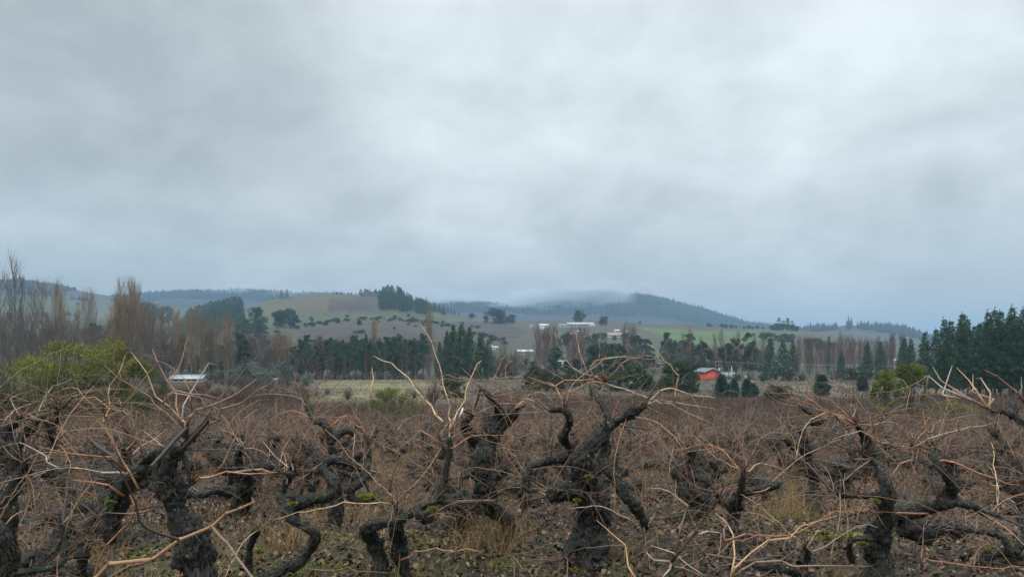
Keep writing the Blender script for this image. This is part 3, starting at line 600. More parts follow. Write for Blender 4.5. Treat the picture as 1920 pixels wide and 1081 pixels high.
hero(14, 'E', 2.2, 'grapevine below the front edge whose thick orange canes radiate from a dark spur',
     [[(450, 3180, 150, 'g'), (420, 2400, 110), (380, 1700, 80), (385, 1250, 40), (388, 975, 17)], [(400, 1500, 60), (800, 1350, 30), (930, 1120, 16)], [(380, 1500, 60), (200, 1300, 30), (110, 1120, 14)]],
     [[.0042, (388, 940), (460, 800), (600, 660), (730, 500), (800, 400), (860, 320), (876, 190)], [.0042, (390, 935), (330, 1040), (290, 1120)], [.0045, (395, 935), (470, 1010), (560, 1110)], [.0042, (110, 1120), (125, 860), (160, 800), (212, 735)],
      [.0038, (60, 1100), (20, 950), (-60, 800), (-300, 560)], [.004, (940, 1100), (1000, 980), (1100, 860), (1250, 770), (1400, 710), (1565, 640), (1900, 520)], [.004, (930, 1100), (1090, 1000), (1360, 900), (1565, 905), (2200, 980)],
      [.0034, (930, 1100), (950, 900), (945, 700), (870, 560), (790, 490)], [.003, (870, 740), (865, 600), (860, 570)], [.004, (870, 750), (1040, 690), (1200, 695), (1565, 740)], [.0036, (388, 940), (260, 890), (150, 860), (-60, 950)],
      [.0036, (390, 930), (540, 460), (350, 310), (200, 270)], [.0034, (640, 690), (740, 655), (830, 690), (960, 720)], [.003, (700, 1080), (520, 960), (400, 860), (200, 790)]], per=(0, 1), tipsel=[])
hero(15, 'D', 4.1, 'grapevine arm lying like a log on the leaves at the bottom of the picture',
     [[(570, 1190, 44, 'g'), (530, 1100, 30), (480, 1062, 28), (400, 1045, 28), (320, 1030, 27), (245, 1012, 20)], [(500, 1065, 20), (525, 990, 16), (520, 945, 10)]],
     [[.0045, (520, 950), (600, 940), (760, 850), (850, 855)], [.0045, (520, 950), (450, 880), (330, 780), (220, 700)], [.0045, (245, 1010), (380, 990), (500, 1000)], [.0045, (520, 950), (560, 880), (555, 870)]], per=(4, 7), length=(.3, 0.57))
hero(16, 'D', 5.0, 'small crouching grapevine in the lower right corner arched over the leaf litter',
     [[(1520, 1015, 40, 'g'), (1470, 975, 32), (1400, 968, 28), (1345, 990, 25), (1322, 1030, 20)], [(1450, 970, 22), (1420, 900, 18), (1300, 870, 20), (1210, 860, 18)], [(1480, 970, 22), (1520, 880, 20), (1500, 800, 14)]],
     [[.0045, (1380, 965), (1310, 890), (1305, 810)], [.0045, (1500, 800), (1440, 700), (1360, 640)], [.0045, (1250, 1030), (1130, 1050), (980, 1081)]], per=(4, 9), length=(.3, 0.66), moss=[(1355, 960, 15, -.1)])
hero(17, 'B', 6.5, 'crooked grapevine with a hooked tip behind the snaking vine',
     [[(430, 790, 30, 'g'), (430, 640, 25), (405, 520, 23), (382, 440, 20), (338, 422, 18), (318, 380, 14), (295, 345, 9)], [(400, 520, 20), (460, 470, 18), (500, 480, 12)]],
     [[.005, (295, 345), (330, 290), (420, 230)], [.005, (338, 420), (370, 360), (450, 235)], [.005, (300, 350), (240, 300), (205, 260)], [.005, (338, 420), (230, 380), (120, 440)]], per=(8, 13))
tag(tag_strip := (lambda mb: (tube(mb, [W(868, 764, 4.5), W(866, 771, 4.49), W(862, 780, 4.5), W(863, 785, 4.51)], [.003, .008, .005, .001], 5, (1, 1, 1), True), mb.build('plastic_strip', plain('white_plastic', (.8, .8, .8), .4)))[1])(MB()),
    'small white plastic strip caught on a cane left of centre', 'plastic strip')
# ------------------------------------------------------------------ the other nearby vines
def make_vine(seed, H, r0, voxel, near):
    rng = rs(seed); limbs, tips = auto_limbs(rng, H, r0)
    tm = wood_mesh('trunk', limbs, voxel, flakes=1300 if near else 0)
    mb = MB()
    if near: auto_canes(rng, mb, tips, (7, 13), (.0019, .0036), (.3, .95), 4, True, .4)
    else: auto_canes(rng, mb, tips, (5, 9), (.0028, .0044), (.3, .9), 3, False, .3, .11)
    return tm, mb.mesh('canes', M['cane'], True)
nearv = [make_vine(100+i, .74+.07*(i % 4), .098+.016*(i % 3), .016, True) for i in range(11)]
midv = [make_vine(200+i, .68+.06*(i % 4), .10, .03, False) for i in range(9)]
looks = ['old leafless grapevine with a black crooked trunk in the vineyard rows',]
def place_vines():
    rng = rs(5); spots = []; sp = 1.26; a = R(14)
    for i in range(-70, 70):
        for j in range(-14, 70):
            x = (i*math.cos(a)-j*math.sin(a))*sp; y = (i*math.sin(a)+j*math.cos(a))*sp
            x += rng.normal()*.22; y += rng.normal()*.22
            if y < 4.3 or y > 30.5 or abs(x) > y*.775+1.6: continue
            if min(math.hypot(x-h[0], y-h[1]) for h in HEROES) < (.85 if y < 8 else .8): continue
            c = 960+F*x/y
            if y < 6.3 and (720 < c < 900 or 1180 < c < 1300): continue          # open leaf-strewn gap
            spots.append((x, y))
    spots.sort(key=lambda s: math.hypot(*s)); spots = spots[:283]; print('vines to', math.hypot(*spots[-1]))
    for k, (x, y) in enumerate(spots):
        tm, cm = nearv[rng.randint(len(nearv))] if y < 13.5 else midv[rng.randint(len(midv))]
        v = empty('grapevine', (x, y, gz(x, y)[0]), rng.rand()*6.28, 'old leafless grapevine with black crooked trunk, one of many alike in the rows', 'grapevine', 'old gnarled vines of the vineyard')
        s = rng.uniform(.85, 1.12)*(1.0 if y > 8 else .80); v.scale = (s*rng.uniform(.9, 1.15), s*rng.uniform(.9, 1.15), s)
        link('trunk', tm, v); link('canes', cm, v)
    return spots
spots = place_vines()
# rows running on down the slope, far past counting
def far_vines():
    def lod(seed, ncane, seg, thick, trunk_sides):
        rng = rs(seed); mb = MB(); H = .65
        for a in range(3):
            d = rng.rand()*6.28; x, y = math.cos(d)*.25, math.sin(d)*.25
            tube(mb, [(0, 0, -.1), (x*.3, y*.3, .25), (x, y, .42), (x*1.3, y*1.3, H)], [.14, .11, .085, .05], trunk_sides, (.028, .025, .022), True)
        for a in range(ncane):
            d = rng.rand()*6.28; o = np.array([math.cos(d), math.sin(d), 0]); p = o*rng.uniform(.1, .4)+np.array([0, 0, rng.uniform(.4, .7)])
            e = norm(o*rng.uniform(.3, 1)+rng.normal(size=3)*.4+np.array([0, 0, .9])); ln = rng.uniform(.4, 1.0); P = [p]
            for s in range(seg): e = norm(e+rng.normal(size=3)*.25-np.array([0, 0, .3*s/seg])); P.append(P[-1]+e*ln/seg)
            col = np.array(CANE[rng.randint(len(CANE))])*rng.uniform(.15, .42)*np.array([.84, .98, 1.14])
            tube(mb, P, np.linspace(thick, thick*.5, seg+1), 3, col*(1.9 if a % 4 == 0 else .75))
        return mb.arrays()
    rng = rs(8); out = MB()
    for (y0, y1, sp, ncane, seg, th, nv) in ((22, 62, 1.5, 28, 4, .006, 6), (62, 146, 1.7, 26, 2, .010, 6)):
        var = [lod(300+i+int(y0), ncane, seg, th, 4) for i in range(nv)]
        xs = np.arange(-y1*.9, y1*1.5, sp*.85); ys = np.arange(-y1*.8, y1*1.6, sp*1.4); X, Y = np.meshgrid(xs, ys); X = X.ravel()+rng.normal(size=X.size)*.2; Y = Y.ravel()+rng.normal(size=Y.size)*.15; X, Y = X*math.cos(.5)-Y*math.sin(.5), X*math.sin(.5)+Y*math.cos(.5)
        c = 960+F*X/Y; e = 98-np.clip((c-1250)/150, 0, 1)*14+8*vnoise(np.stack([X/25, 0*X, 0*X], 1), 4)+(c > 930)*0
        e = np.where(c < 560, 70, e); e = np.where((c > 560) & (c < 930), 68+5*vnoise(np.stack([X/9, Y*0, Y*0], 1), 5), e); e = np.where(c > 1720, 100, e)
        k = (np.abs(X) < Y*.92+7) & (Y < e) & (Y > y0-7) & (Y < y1)
        if y0 < 30:
            S = np.array(spots); d = ((X[:, None]-S[None, :, 0])**2+(Y[:, None]-S[None, :, 1])**2).min(1); k &= (d > 1.0) & (np.hypot(X, Y) > np.hypot(*spots[-1])-1.5)
        X, Y = X[k], Y[k]; Z = gz(X, Y); vi = rng.randint(0, nv, len(X))
        for i in range(nv):
            m = vi == i; v, q, t, col = var[i]; n = m.sum(); a = rng.rand(n)*6.28; s = rng.uniform(.8, 1.2, n)
            ca, sa = np.cos(a)*s, np.sin(a)*s
            V = np.stack([v[None, :, 0]*ca[:, None]-v[None, :, 1]*sa[:, None]+X[m][:, None], v[None, :, 0]*sa[:, None]+v[None, :, 1]*ca[:, None]+Y[m][:, None], v[None, :, 2]*s[:, None]+Z[m][:, None]], -1).reshape(-1, 3)
            off = (np.arange(n)*len(v))[:, None, None]
            out.add(V, (q[None]+off).reshape(-1, 4), (t[None]+off).reshape(-1, 3), np.tile(col, (n, 1)))
    tag(out.build('distant_vine_rows', M['farvine']), 'leafless brownish pink vines covering the field down to the trees', 'vineyard', kind='stuff')
far_vines()
# ------------------------------------------------------------------ leaf litter, straw, weeds, fallen canes
def scatter(rng, n, d0, d1, power=1.0):
    u = rng.rand(n)**power; D = d0+(d1-d0)*u; c = rng.uniform(-140, 2060, n); return (c-960)/F*D, D
def litter():
    rng = rs(11); n = 92000; D = np.concatenate([np.sqrt(rng.uniform(2.2**2, 12**2, 72000)), np.sqrt(rng.uniform(12**2, 27**2, 20000))]); X = rng.uniform(-1, 1, n)*(.80*D+1.2); Y = D
    keep = fbm(np.stack([X*.7, Y*.7, 0*X], 1), 17, 3) > -.28-.2*rng.rand(n); X, Y = X[keep], Y[keep]; n = len(X)
    Z = gz(X, Y)+rng.uniform(.004, .03, n); s = rng.uniform(.010, .027, n)*(1+np.clip(Y-12, 0, 15)*.05)
    a = rng.rand(n)*6.28; tilt = rng.normal(size=(n, 2))*.42; curl = rng.uniform(-.3, .8, n)
    ang = np.array([0, 60, 120, 180, 240, 300])*math.pi/180; pr = rng.uniform(.40, 1.25, (n, 6)); pr[:, 0] *= 1.25
    lx = pr*np.cos(ang)*s[:, None]; ly = pr*np.sin(ang)*s[:, None]*.85; lz = curl[:, None]*np.abs(ly)+tilt[:, :1]*lx+tilt[:, 1:]*ly+rng.normal(size=(n, 6))*s[:, None]*.16
    ca, sa = np.cos(a)[:, None], np.sin(a)[:, None]
    V = np.stack([lx*ca-ly*sa+X[:, None], lx*sa+ly*ca+Y[:, None], lz+Z[:, None]+.004], -1)
    ctr = np.stack([X, Y, Z], -1)[:, None]; V = np.concatenate([ctr, V], 1).reshape(-1, 3)
    t = np.array([(0, i+1, (i+1) % 6+1) for i in range(6)])[None]+(np.arange(n)*7)[:, None, None]
    pal = np.array([(.060, .040, .028), (.10, .065, .042), (.035, .025, .020), (.14, .095, .06), (.20, .15, .105), (.045, .033, .028), (.12, .07, .038), (.055, .045, .04)]); c = pal[rng.randint(0, 8, n)]*rng.uniform(.6, 1.3, (n, 1))*np.array([1.12, .95, .82])
    mb = MB(); mb.add(V, None, t.reshape(-1, 3), np.repeat(c, 7, 0)); tag(mb.build('leaf_litter', M['litter']), 'wet dead brown vine leaves covering the soil between the trunks', 'dead leaves', kind='stuff')
litter()
def blades(name, label, cat, X, Y, h, w, lean, cols, rng, mat='grass', pick=None):
    n = len(X); Z = gz(X, Y)-.01; a = rng.rand(n)*6.28; L_ = h[:, None]; d = np.stack([np.cos(a), np.sin(a)], 1)
    b = rng.rand(n)*6.28; sd = np.stack([np.cos(b), np.sin(b)], 1)*w[:, None]
    V = []
    for s, k in ((0, 1), (.5, .8), (.85, .5)):
        off = d*(lean*h*s**1.8)[:, None]; z = Z+h*s*(1-.35*lean*s)
        for sg in (-1, 1): V.append(np.stack([X+off[:, 0]+sg*sd[:, 0]*k, Y+off[:, 1]+sg*sd[:, 1]*k, z], 1))
    off = d*(lean*h)[:, None]*1.15; V.append(np.stack([X+off[:, 0], Y+off[:, 1], Z+h*(1-.4*lean)], 1))
    V = np.stack(V, 1).reshape(-1, 3); o = (np.arange(n)*7)[:, None, None]
    q = (np.array([(0, 1, 3, 2), (2, 3, 5, 4)])[None]+o).reshape(-1, 4); t = (np.array([(4, 5, 6)])[None]+o).reshape(-1, 3)
    c = np.array(cols)[rng.randint(0, len(cols), n) if pick is None else pick]*rng.uniform(.6, 1.15, (n, 1)); mb = MB(); mb.add(V, q, t, np.repeat(c, 7, 0))
    return tag(mb.build(name, M[mat]), label, cat, kind='stuff')
def grasses():
    rng = rs(21); nt = 2200; D = np.sqrt(rng.uniform(2.3**2, 27**2, nt)); X = np.where(rng.rand(nt) < .45, rng.uniform(-.84, -.15, nt), rng.uniform(-.84, .84, nt))*D
    k = fbm(np.stack([X*.45, D*.45, 0*X], 1), 27, 3) > -.12; X, D = X[k], D[k]
    # straw clumps where the photograph has them, and a fringe round the old trunks
    sp = [(1490, 6.9, .8), (1505, 6.7, .8), (1470, 7.1, .7), (930, 5.7, .7), (915, 5.8, .6), (940, 5.3, .6), (880, 5.2, .6), (560, 5.6, .6), (575, 5.4, .5), (545, 5.5, .5), (420, 5.2, .5), (800, 4.6, .4), (860, 4.2, .35), (1420, 6.8, .6), (700, 5.9, .5), (480, 5.0, .4), (60, 3.2, .4), (170, 3.0, .4), (740, 6.5, .6), (990, 4.2, .3)]
    hx = [(h[0], h[1]) for h in HEROES]+spots[:120]
    TX = list(X)+[(c-960)/F*d for c, d, _ in sp for _ in range(1)]+[x+rng.normal()*.25 for x, y in hx for _ in range(2)]
    TD = list(D)+[d for _, d, _ in sp for _ in range(1)]+[y+rng.normal()*.25 for x, y in hx for _ in range(2)]
    TH = list(rng.uniform(.10, .30, len(X)))+[s*.62 for _, _, s in sp for _ in range(1)]+list(rng.uniform(.12, .34, len(hx)*2))
    TX, TD, TH = map(np.array, (TX, TD, TH)); m = np.where(TH > .32, 70, 28); i = np.repeat(np.arange(len(TX)), m)
    n = len(i); X = TX[i]+rng.normal(size=n)*.09; Y = TD[i]+rng.normal(size=n)*.09; h = TH[i]*rng.uniform(.4, 1.2, n)
    blades('dry_grass', 'straw coloured dead grass tufts growing among the vine trunks', 'grass', X, Y, h, rng.uniform(.0009, .0022, n)*(1+np.clip(Y-8, 0, 20)*.06), rng.uniform(.1, .9, n),
           [(.40, .25, .095), (.46, .31, .14), (.27, .16, .065), (.34, .26, .10), (.20, .14, .08)], rng)
    n = 50000; D = np.sqrt(rng.uniform(2.3**2, 24**2, n)); X = rng.uniform(-.84, .84, n)*D; P = np.stack([X, D, 0*X], 1)
    k = (fbm(P/9., 6, 4)*2.5-.15+fbm(P*2.2, 8, 3)*1.6 > .02); X, D = X[k], D[k]; n = len(X)
    blades('low_weeds', 'short green and yellowish weeds on the damp soil', 'weeds', X, D, rng.uniform(.015, .06, n), rng.uniform(.002, .006, n), rng.uniform(.2, 1, n), [(.13, .20, .03), (.22, .25, .045), (.10, .15, .03), (.26, .24, .07)], rng)
    PX, PY = [], []
    for c, row, s in ((402, 948, .28), (370, 962, .2), (1425, 975, .32), (1560, 1003, .22), (1590, 1006, .2), (40, 890, .25), (300, 1035, .2), (540, 1075, .22), (620, 1065, .2), (1090, 1075, .25), (820, 1010, .2), (900, 1060, .2), (1480, 940, .3), (1700, 985, .3), (1290, 930, .25), (660, 1000, .2), (740, 1075, .2), (1880, 1000, .25), (130, 1040, .25)):
        D_ = F*(CAMH+.12)/(row-HOR); n = int(2600*s/.25); PX.append((c-960)/F*D_+rng.normal(size=n)*s*.8); PY.append(D_+rng.normal(size=n)*s)
    X, D = np.concatenate(PX), np.concatenate(PY); k = fbm(np.stack([X*7, D*7, 0*X], 1), 19, 2) > -.1; X, D = X[k], D[k]; n = len(X)
    blades('ground_moss', 'bright yellow green moss and clover patches on the damp soil', 'moss', X, D, rng.uniform(.008, .035, n), rng.uniform(.002, .005, n), rng.uniform(.2, 1, n), [(.22, .28, .03), (.32, .33, .04), (.14, .22, .03), (.27, .26, .06)], rng)
    n = 42000; D = rng.uniform(90, 250, n); X = rng.uniform(-.8, .8, n)*D; c = 960+F*X/D; P = np.stack([X/7, D/7, 0*X], 1)
    k = (fbm(P, 61, 3) > -.05) & (((c > 575) & (c < 890) & (D > 94)) | ((c > 890) & (D > 100))); X, D, c = X[k], D[k], c[k]; n = len(X)
    g = c < 930
    blades('meadow_grass', 'tufty yellow green meadow grass and brown scrub beyond the vines', 'grass', X, D, np.where(g, rng.uniform(.15, .4, n), rng.uniform(.2, .7, n)), rng.uniform(.03, .09, n), rng.uniform(.2, .8, n),
           np.array([(.14, .135, .055), (.12, .115, .05), (.10, .085, .045), (.075, .052, .036), (.09, .064, .04), (.06, .045, .032)]), rng, pick=np.where(g, rng.randint(0, 3, n), rng.randint(2, 6, n)))
    mb = MB()
    for _ in range(900):
        D_ = math.sqrt(rng.uniform(2.6**2, 12**2)); x = rng.uniform(-.8, .8)*D_; a = rng.rand()*6.28
        P = cane_path(rng, (x, D_, 0), (math.cos(a), math.sin(a), 0), rng.uniform(.08, .34) if _ > 150 else rng.uniform(.3, .9), 0, .2, .08); P[:, 2] = gz(P[:, 0], P[:, 1])+.02+np.abs(vnoise(P*3, 4))*.06
        cane_tube(mb, P, rng.uniform(.0015, .003) if _ > 150 else rng.uniform(.003, .005), rng, 4, swell=_ < 150 and D_ < 7, dim=.6)
    tag(mb.build('fallen_canes', M['cane'], smooth=True), 'thin pruned canes scattered on the leaf covered soil', 'fallen canes', kind='stuff')
grasses()
# ------------------------------------------------------------------ trees
def leafs(mb, P, dirs, size, rng, aspect=.5, cvar=(.6, 1.25), col=None):
    n = len(P); d = dirs/(np.linalg.norm(dirs, axis=1, keepdims=True)+1e-9); a = np.cross(d, rng.normal(size=(n, 3))); a /= np.linalg.norm(a, axis=1, keepdims=True)+1e-9
    s = (size*rng.uniform(.6, 1.3, n))[:, None]; w = a*s*aspect*.5
    V = np.stack([P-w*.4, P+d*s*.5-w, P+d*s, P+d*s*.5+w], 1).reshape(-1, 3)
    c = (rng.uniform(*cvar, n)[:, None]*np.ones(3)) if col is None else col
    mb.add(V, np.arange(4*n).reshape(-1, 4), None, np.repeat(c, 4, 0))
def clumptone(P, sc, s=1): return 1+.55*fbm(P*sc, s, 2)
def pine(seed, H=15.0, wide=.20, bare=.12, dens=1.0):
    rng = rs(seed); tr = MB(); cr = MB()
    lean = rng.normal(size=2)*.15; zz = np.linspace(0, 1, 10); P = np.stack([lean[0]*zz**2, lean[1]*zz**2, zz*H-.15], 1)
    tube(tr, P, .16*(1-zz*.93)*H/15, 7, caps=True)
    z = bare*H; PT = []; DR = []
    while z < H*.985:
        f = (z/H-bare)/(1-bare); ln = H*wide*(1-f)**.95*(.55+.45*min(1, f*5))+.10; n = rng.randint(5, 8); a0 = rng.rand()*6.28
        for k in range(n):
            a = a0+k*6.28/n+rng.normal()*.25; l = ln*rng.uniform(.6, 1.18); up = .05+.65*f+rng.normal()*.1
            s = np.linspace(0, 1, 5)[:, None]; o = np.array([math.cos(a), math.sin(a), 0]); B = np.array([0, 0, z])+o*l*s+np.array([0, 0, 1.0])*l*(up*s+.3*s**2-.10*np.sin(s*3))
            tube(tr, B, .035*(1-.8*s[:, 0])*(1-.6*f), 3)
            m = max(4, int(l*13*dens)); t = rng.uniform(.22, 1.03, m)**.8; Q = np.stack([np.interp(t, s[:, 0], B[:, j]) for j in range(3)], 1)+rng.normal(size=(m, 3))*np.array([.22, .22, .13])*(.35+l*.28)
            PT.append(np.repeat(Q, 5, 0)); DR.append(np.repeat(o[None]*.8+np.array([[0, 0, .6]]), m*5, 0)+rng.normal(size=(m*5, 3))*.6)
        z += H*.038*rng.uniform(.75, 1.25)*(1.15-.4*f)
    m = 26; zt = rng.uniform(.90, 1.02, m)*H; PT.append(np.stack([lean[0]+rng.normal(size=m)*.04, lean[1]+rng.normal(size=m)*.04, zt], 1)); DR.append(np.array([[0, 0, 1.6]])+rng.normal(size=(m, 3))*.5)   # the leader
    PT = np.concatenate(PT); DR = np.concatenate(DR); tone = clumptone(PT, .8, seed)*rng.uniform(.7, 1.3, len(PT))
    leafs(cr, PT, DR, np.full(len(PT), .36), rng, .24, col=tone[:, None]*np.ones(3)); return tr.mesh('trunk', M['trunk']), cr.mesh('crown', M['pine']), H
def blobs(seed, H, W_, nb, nleaf, size, mat, base=.15, tmat='trunk', trunk_r=.14, shape='round', up=.3, limbs=True, aspect=.55):
    """leaf clumps round many limb ends"""
    rng = rs(seed); tr = MB(); cr = MB(); ctr = []
    for i in range(nb):
        a = rng.rand()*6.28; f = rng.rand()**.8; z = base*H+(1-base)*H*f*.9
        if shape == 'round': r = W_/2*math.sqrt(max(.05, 1-((f-.42)/.66)**2))
        elif shape == 'tall': r = W_/2*(.35+.65*math.sin(min(1, f*1.1)*math.pi*.86+.3))
        elif shape == 'flat': r = W_/2*(.5+.5*math.sin(f*5+seed)**2)*(1-.45*f)
        else: r = W_/2*(1-f*.85)
        r *= math.sqrt(rng.rand())*.95; ctr.append((r*math.cos(a), r*math.sin(a), z))
    ctr = np.array(ctr); th = np.linspace(0, 1, 6)[:, None]
    tube(tr, np.array([0, 0, -.1])+th*np.array([rng.normal()*.15, rng.normal()*.15, H*.8]), trunk_r*(1-.8*th[:, 0]), 7, caps=True)
    if limbs:
        for p in ctr:
            z0 = max(.1*H, p[2]*rng.uniform(.35, .7)); s = np.linspace(0, 1, 4)[:, None]; q = np.array([0, 0, z0]); B = q+(p-q)*s+np.array([0, 0, -.2])*np.sin(s*3.1)*.6
            tube(tr, B, trunk_r*.38*(1-.75*s[:, 0]), 4)
    br = rng.uniform(.6, 1.25, nb)*W_*.5*(3.2/nb**.5)*.42
    k = rng.randint(0, nb, nleaf); u = rng.normal(size=(nleaf, 3)); u /= np.linalg.norm(u, axis=1, keepdims=True); fl = .35 if shape == 'flat' else .8
    P = ctr[k]+u*(br[k]*rng.rand(nleaf)**.4)[:, None]*np.array([1, 1, fl]); P[:, 2] = np.clip(P[:, 2], .02, None)
    tone = clumptone(P, 2.2/max(W_, 1)*1.5, seed)*rng.uniform(.55, 1.4, nb)[k]*rng.uniform(.7, 1.3, nleaf)
    cc = tone[:, None]*np.ones(3)
    if mat == 'broom': cc = cc*(np.array([.62, .85, .9])+np.clip((P[:, 2:]/H-.45)*1.6+.5*fbm(P*1.2, seed, 2)[:, None], 0, 1)*np.array([.85, .52, .03]))   # young shoots are yellower
    leafs(cr, P, u+np.array([0, 0, up])+rng.normal(size=(nleaf, 3))*.5, np.full(nleaf, size), rng, aspect, col=cc)
    return tr.mesh('trunk', M[tmat]), cr.mesh('crown', M[mat]), H
def bare(seed, H=16.0, wide=2.2, nb=46, tw=13, mat='twig', tmat='paletrunk', low=.08, spread=.22, tr_=.15, thick=.013, tl=(.8, 2.2)):
    """leafless poplar: steep limbs from a straight stem, fine upright twigs"""
    rng = rs(seed); tr = MB(); cr = MB(); zz = np.linspace(0, 1, 10); w = np.stack([.25*np.sin(zz*3+seed), .25*np.cos(zz*4+seed)-.25, zz*H-.1], 1)
    tube(tr, w, tr_*(1-.93*zz), 6, caps=True); stem = lambda z: np.array([np.interp(z/H, zz, w[:, 0]), np.interp(z/H, zz, w[:, 1]), z])
    for i in range(nb):
        z = H*(low+(.93-low)*(i+rng.rand())/nb); f = z/H; l = H*.30*(1-f)+1.2; a = rng.rand()*6.28; o = np.array([math.cos(a), math.sin(a), 0]); s = np.linspace(0, 1, 5)[:, None]
        out = min(wide*.5, l*spread*2)*rng.uniform(.5, 1.15); B = stem(z)+o*out*np.sin(s*1.6)+np.array([0, 0, 1.0])*l*s
        tube(tr if rng.rand() < .25 else cr, B, .045*(1-.75*s[:, 0])*(1-.4*f), 3, rng.uniform(.6, 1.2)*np.ones(3))
        for _ in range(tw):
            t = rng.uniform(.12, 1); q = np.array([np.interp(t, s[:, 0], B[:, j]) for j in range(3)]); d = norm(np.array([0, 0, 1.0])+o*rng.uniform(-.1, .5)+rng.normal(size=3)*.28); L_ = rng.uniform(*tl)
            tube(cr, [q, q+d*L_*.5+rng.normal(size=3)*.04, q+(d+np.array([0, 0, .12]))*L_], [thick, thick*.8, thick*.35], 3, rng.uniform(.55, 1.3)*np.ones(3))
    return tr.mesh('trunk', M[tmat]), cr.mesh('crown', M[mat]), H
def bareround(seed, H=4.0, wide=4.0, n=60, mat='greytwig', thick=.010):
    rng = rs(seed); tr = MB(); cr = MB()
    for i in range(n):
        a = rng.rand()*6.28; e = rng.uniform(.15, 1.4); o = np.array([math.cos(a)*math.cos(e)*wide/2, math.sin(a)*math.cos(e)*wide/2, math.sin(e)*H*.95])*rng.uniform(.7, 1.05); s = np.linspace(0, 1, 5)[:, None]
        B = o*s+np.array([0, 0, .3])*np.sin(s*3.1)+rng.normal(size=(5, 3))*.07*s; tube(tr, B, .04*H/4*(1-.8*s[:, 0]), 3)
        for _ in range(16):
            t = rng.uniform(.3, 1); q = np.array([np.interp(t, s[:, 0], B[:, j]) for j in range(3)]); d = norm(o*.25+rng.normal(size=3)+np.array([0, 0, .5])); L_ = rng.uniform(.2, .6)*H/3.5
            tube(cr, [q, q+d*L_*.5, q+(d+rng.normal(size=3)*.3)*L_], [thick, thick*.8, thick*.4], 3, rng.uniform(.55, 1.3)*np.ones(3))
    return tr.mesh('trunk', M['trunk']), cr.mesh('crown', M[mat]), H
def small(m3):                                       # marks a far version: same parts
    return m3
K = {}
K['pine'] = [pine(i, 15, .19+.02*(i % 3), .06+.05*(i % 2)) for i in range(5)]
K['plantpine'] = [pine(20+i, 15, .155+.015*(i % 3), .12, 1.1) for i in range(5)]
K['farpine'] = [pine(40+i, 15, .19+.03*(i % 3), .08, .45) for i in range(4)]
K['forestpine'] = [blobs(60+i, 15, 5.0, 46, 5000, .42, ('pine', 'olivegreen', 'pine', 'euca', 'pine', 'olivegreen')[i], .22, 'trunk', .16, 'tall', .4, aspect=.4) for i in range(6)]
K['euca'] = [blobs(80+i, 15, 5.5, 26, 2600, .5, 'euca', .25, 'paletrunk', .14, 'tall', .1) for i in range(5)]
K['farround'] = [blobs(100+i, 8, 7.5, 22, 1500, .7, 'leaf', .1, 'trunk', .18, 'round') for i in range(4)]
K['round'] = [blobs(110+i, 8, 8, 60, 9000, .36, 'leaf', .04, 'trunk', .2, 'round') for i in range(3)]
K['olive'] = [blobs(120+i, 5, 5.5, 28, 2800, .28, 'olive', .12, 'paletrunk', .14, 'round') for i in range(3)]
K['cedar'] = [blobs(130+i, 15, 13, 46, 5200, .55, 'pine', .18, 'trunk', .3, 'flat', .3) for i in range(2)]
K['cypress'] = [blobs(134, 14, 12, 90, 12000, .5, 'pine', .02, 'trunk', .25, 'round', .2)]
K['shrub'] = [blobs(140+i, 2.2, 2.6, 26, 2400, .16, 'leaf', .02, 'trunk', .04, 'round', .6) for i in range(3)]
K['youngpine'] = [pine(150+i, 3, .26, .02, 2.2) for i in range(2)]
K['poplar'] = [bare(160+i, 16, 2.4+.3*(i % 3), 50, 13) for i in range(5)]
K['fatpoplar'] = [bare(170+i, 16, 4.6, 80, 15, low=.03, spread=.4) for i in range(3)]
K['thinpoplar'] = [bare(180+i, 18, 1.9, 40, 8, 'greytwig', low=.2, spread=.16) for i in range(3)]
K['greytree'] = [bare(190+i, 14, 4.2, 60, 11, 'greytwig', low=.15, spread=.42) for i in range(4)]
K['redpoplar'] = [bare(200+i, 14, 2.6, 46, 10, 'redtwig', low=.12, spread=.25, thick=.016) for i in range(4)]
K['bareround'] = [bareround(210+i) for i in range(3)]
K['bareround2'] = [bareround(216+i, mat='redtwig') for i in range(2)]
trng = rs(77)
GAPS = [(1231, 15, 692), (1053, 9, 689), (986, 16, 665), (921, 14, 655), (348, 30, 712), (1153, 15, 631), (1073, 10, 629), (1018, 13, 616), (1088, 32, 613), (1683, 8, 681), (1334, 22, 711), (1367, 13, 709)]
def place(kind, c, D, top, label, cat='tree', group=None, wf=1.0, h=None, name=None, sink=0.0, v=None):
    tm, cm, H0 = K[kind][trng.randint(len(K[kind])) if v is None else v]
    p = G(c, D); zt = CAMH-(top-HOR)/F*D if h is None else p[2]+h; h = max(.6, zt-p[2]); s = h/H0
    nm = name or {'pine': 'pine_tree', 'plantpine': 'pine_tree', 'farpine': 'pine_tree', 'forestpine': 'pine_tree', 'euca': 'eucalyptus_tree', 'cedar': 'cedar_tree', 'cypress': 'cypress_tree', 'youngpine': 'young_pine', 'shrub': 'shrub', 'olive': 'olive_tree'}.get(kind, 'poplar_tree' if 'poplar' in kind else 'bare_shrub' if 'bareround' in kind else 'tree')
    e = empty(nm, (p[0], p[1], p[2]-sink), trng.rand()*6.28, label, cat, group); w = s*wf*trng.uniform(.93, 1.07); e.scale = (w, w, s)
    link('trunk', tm, e); link('crown', cm, e); return e
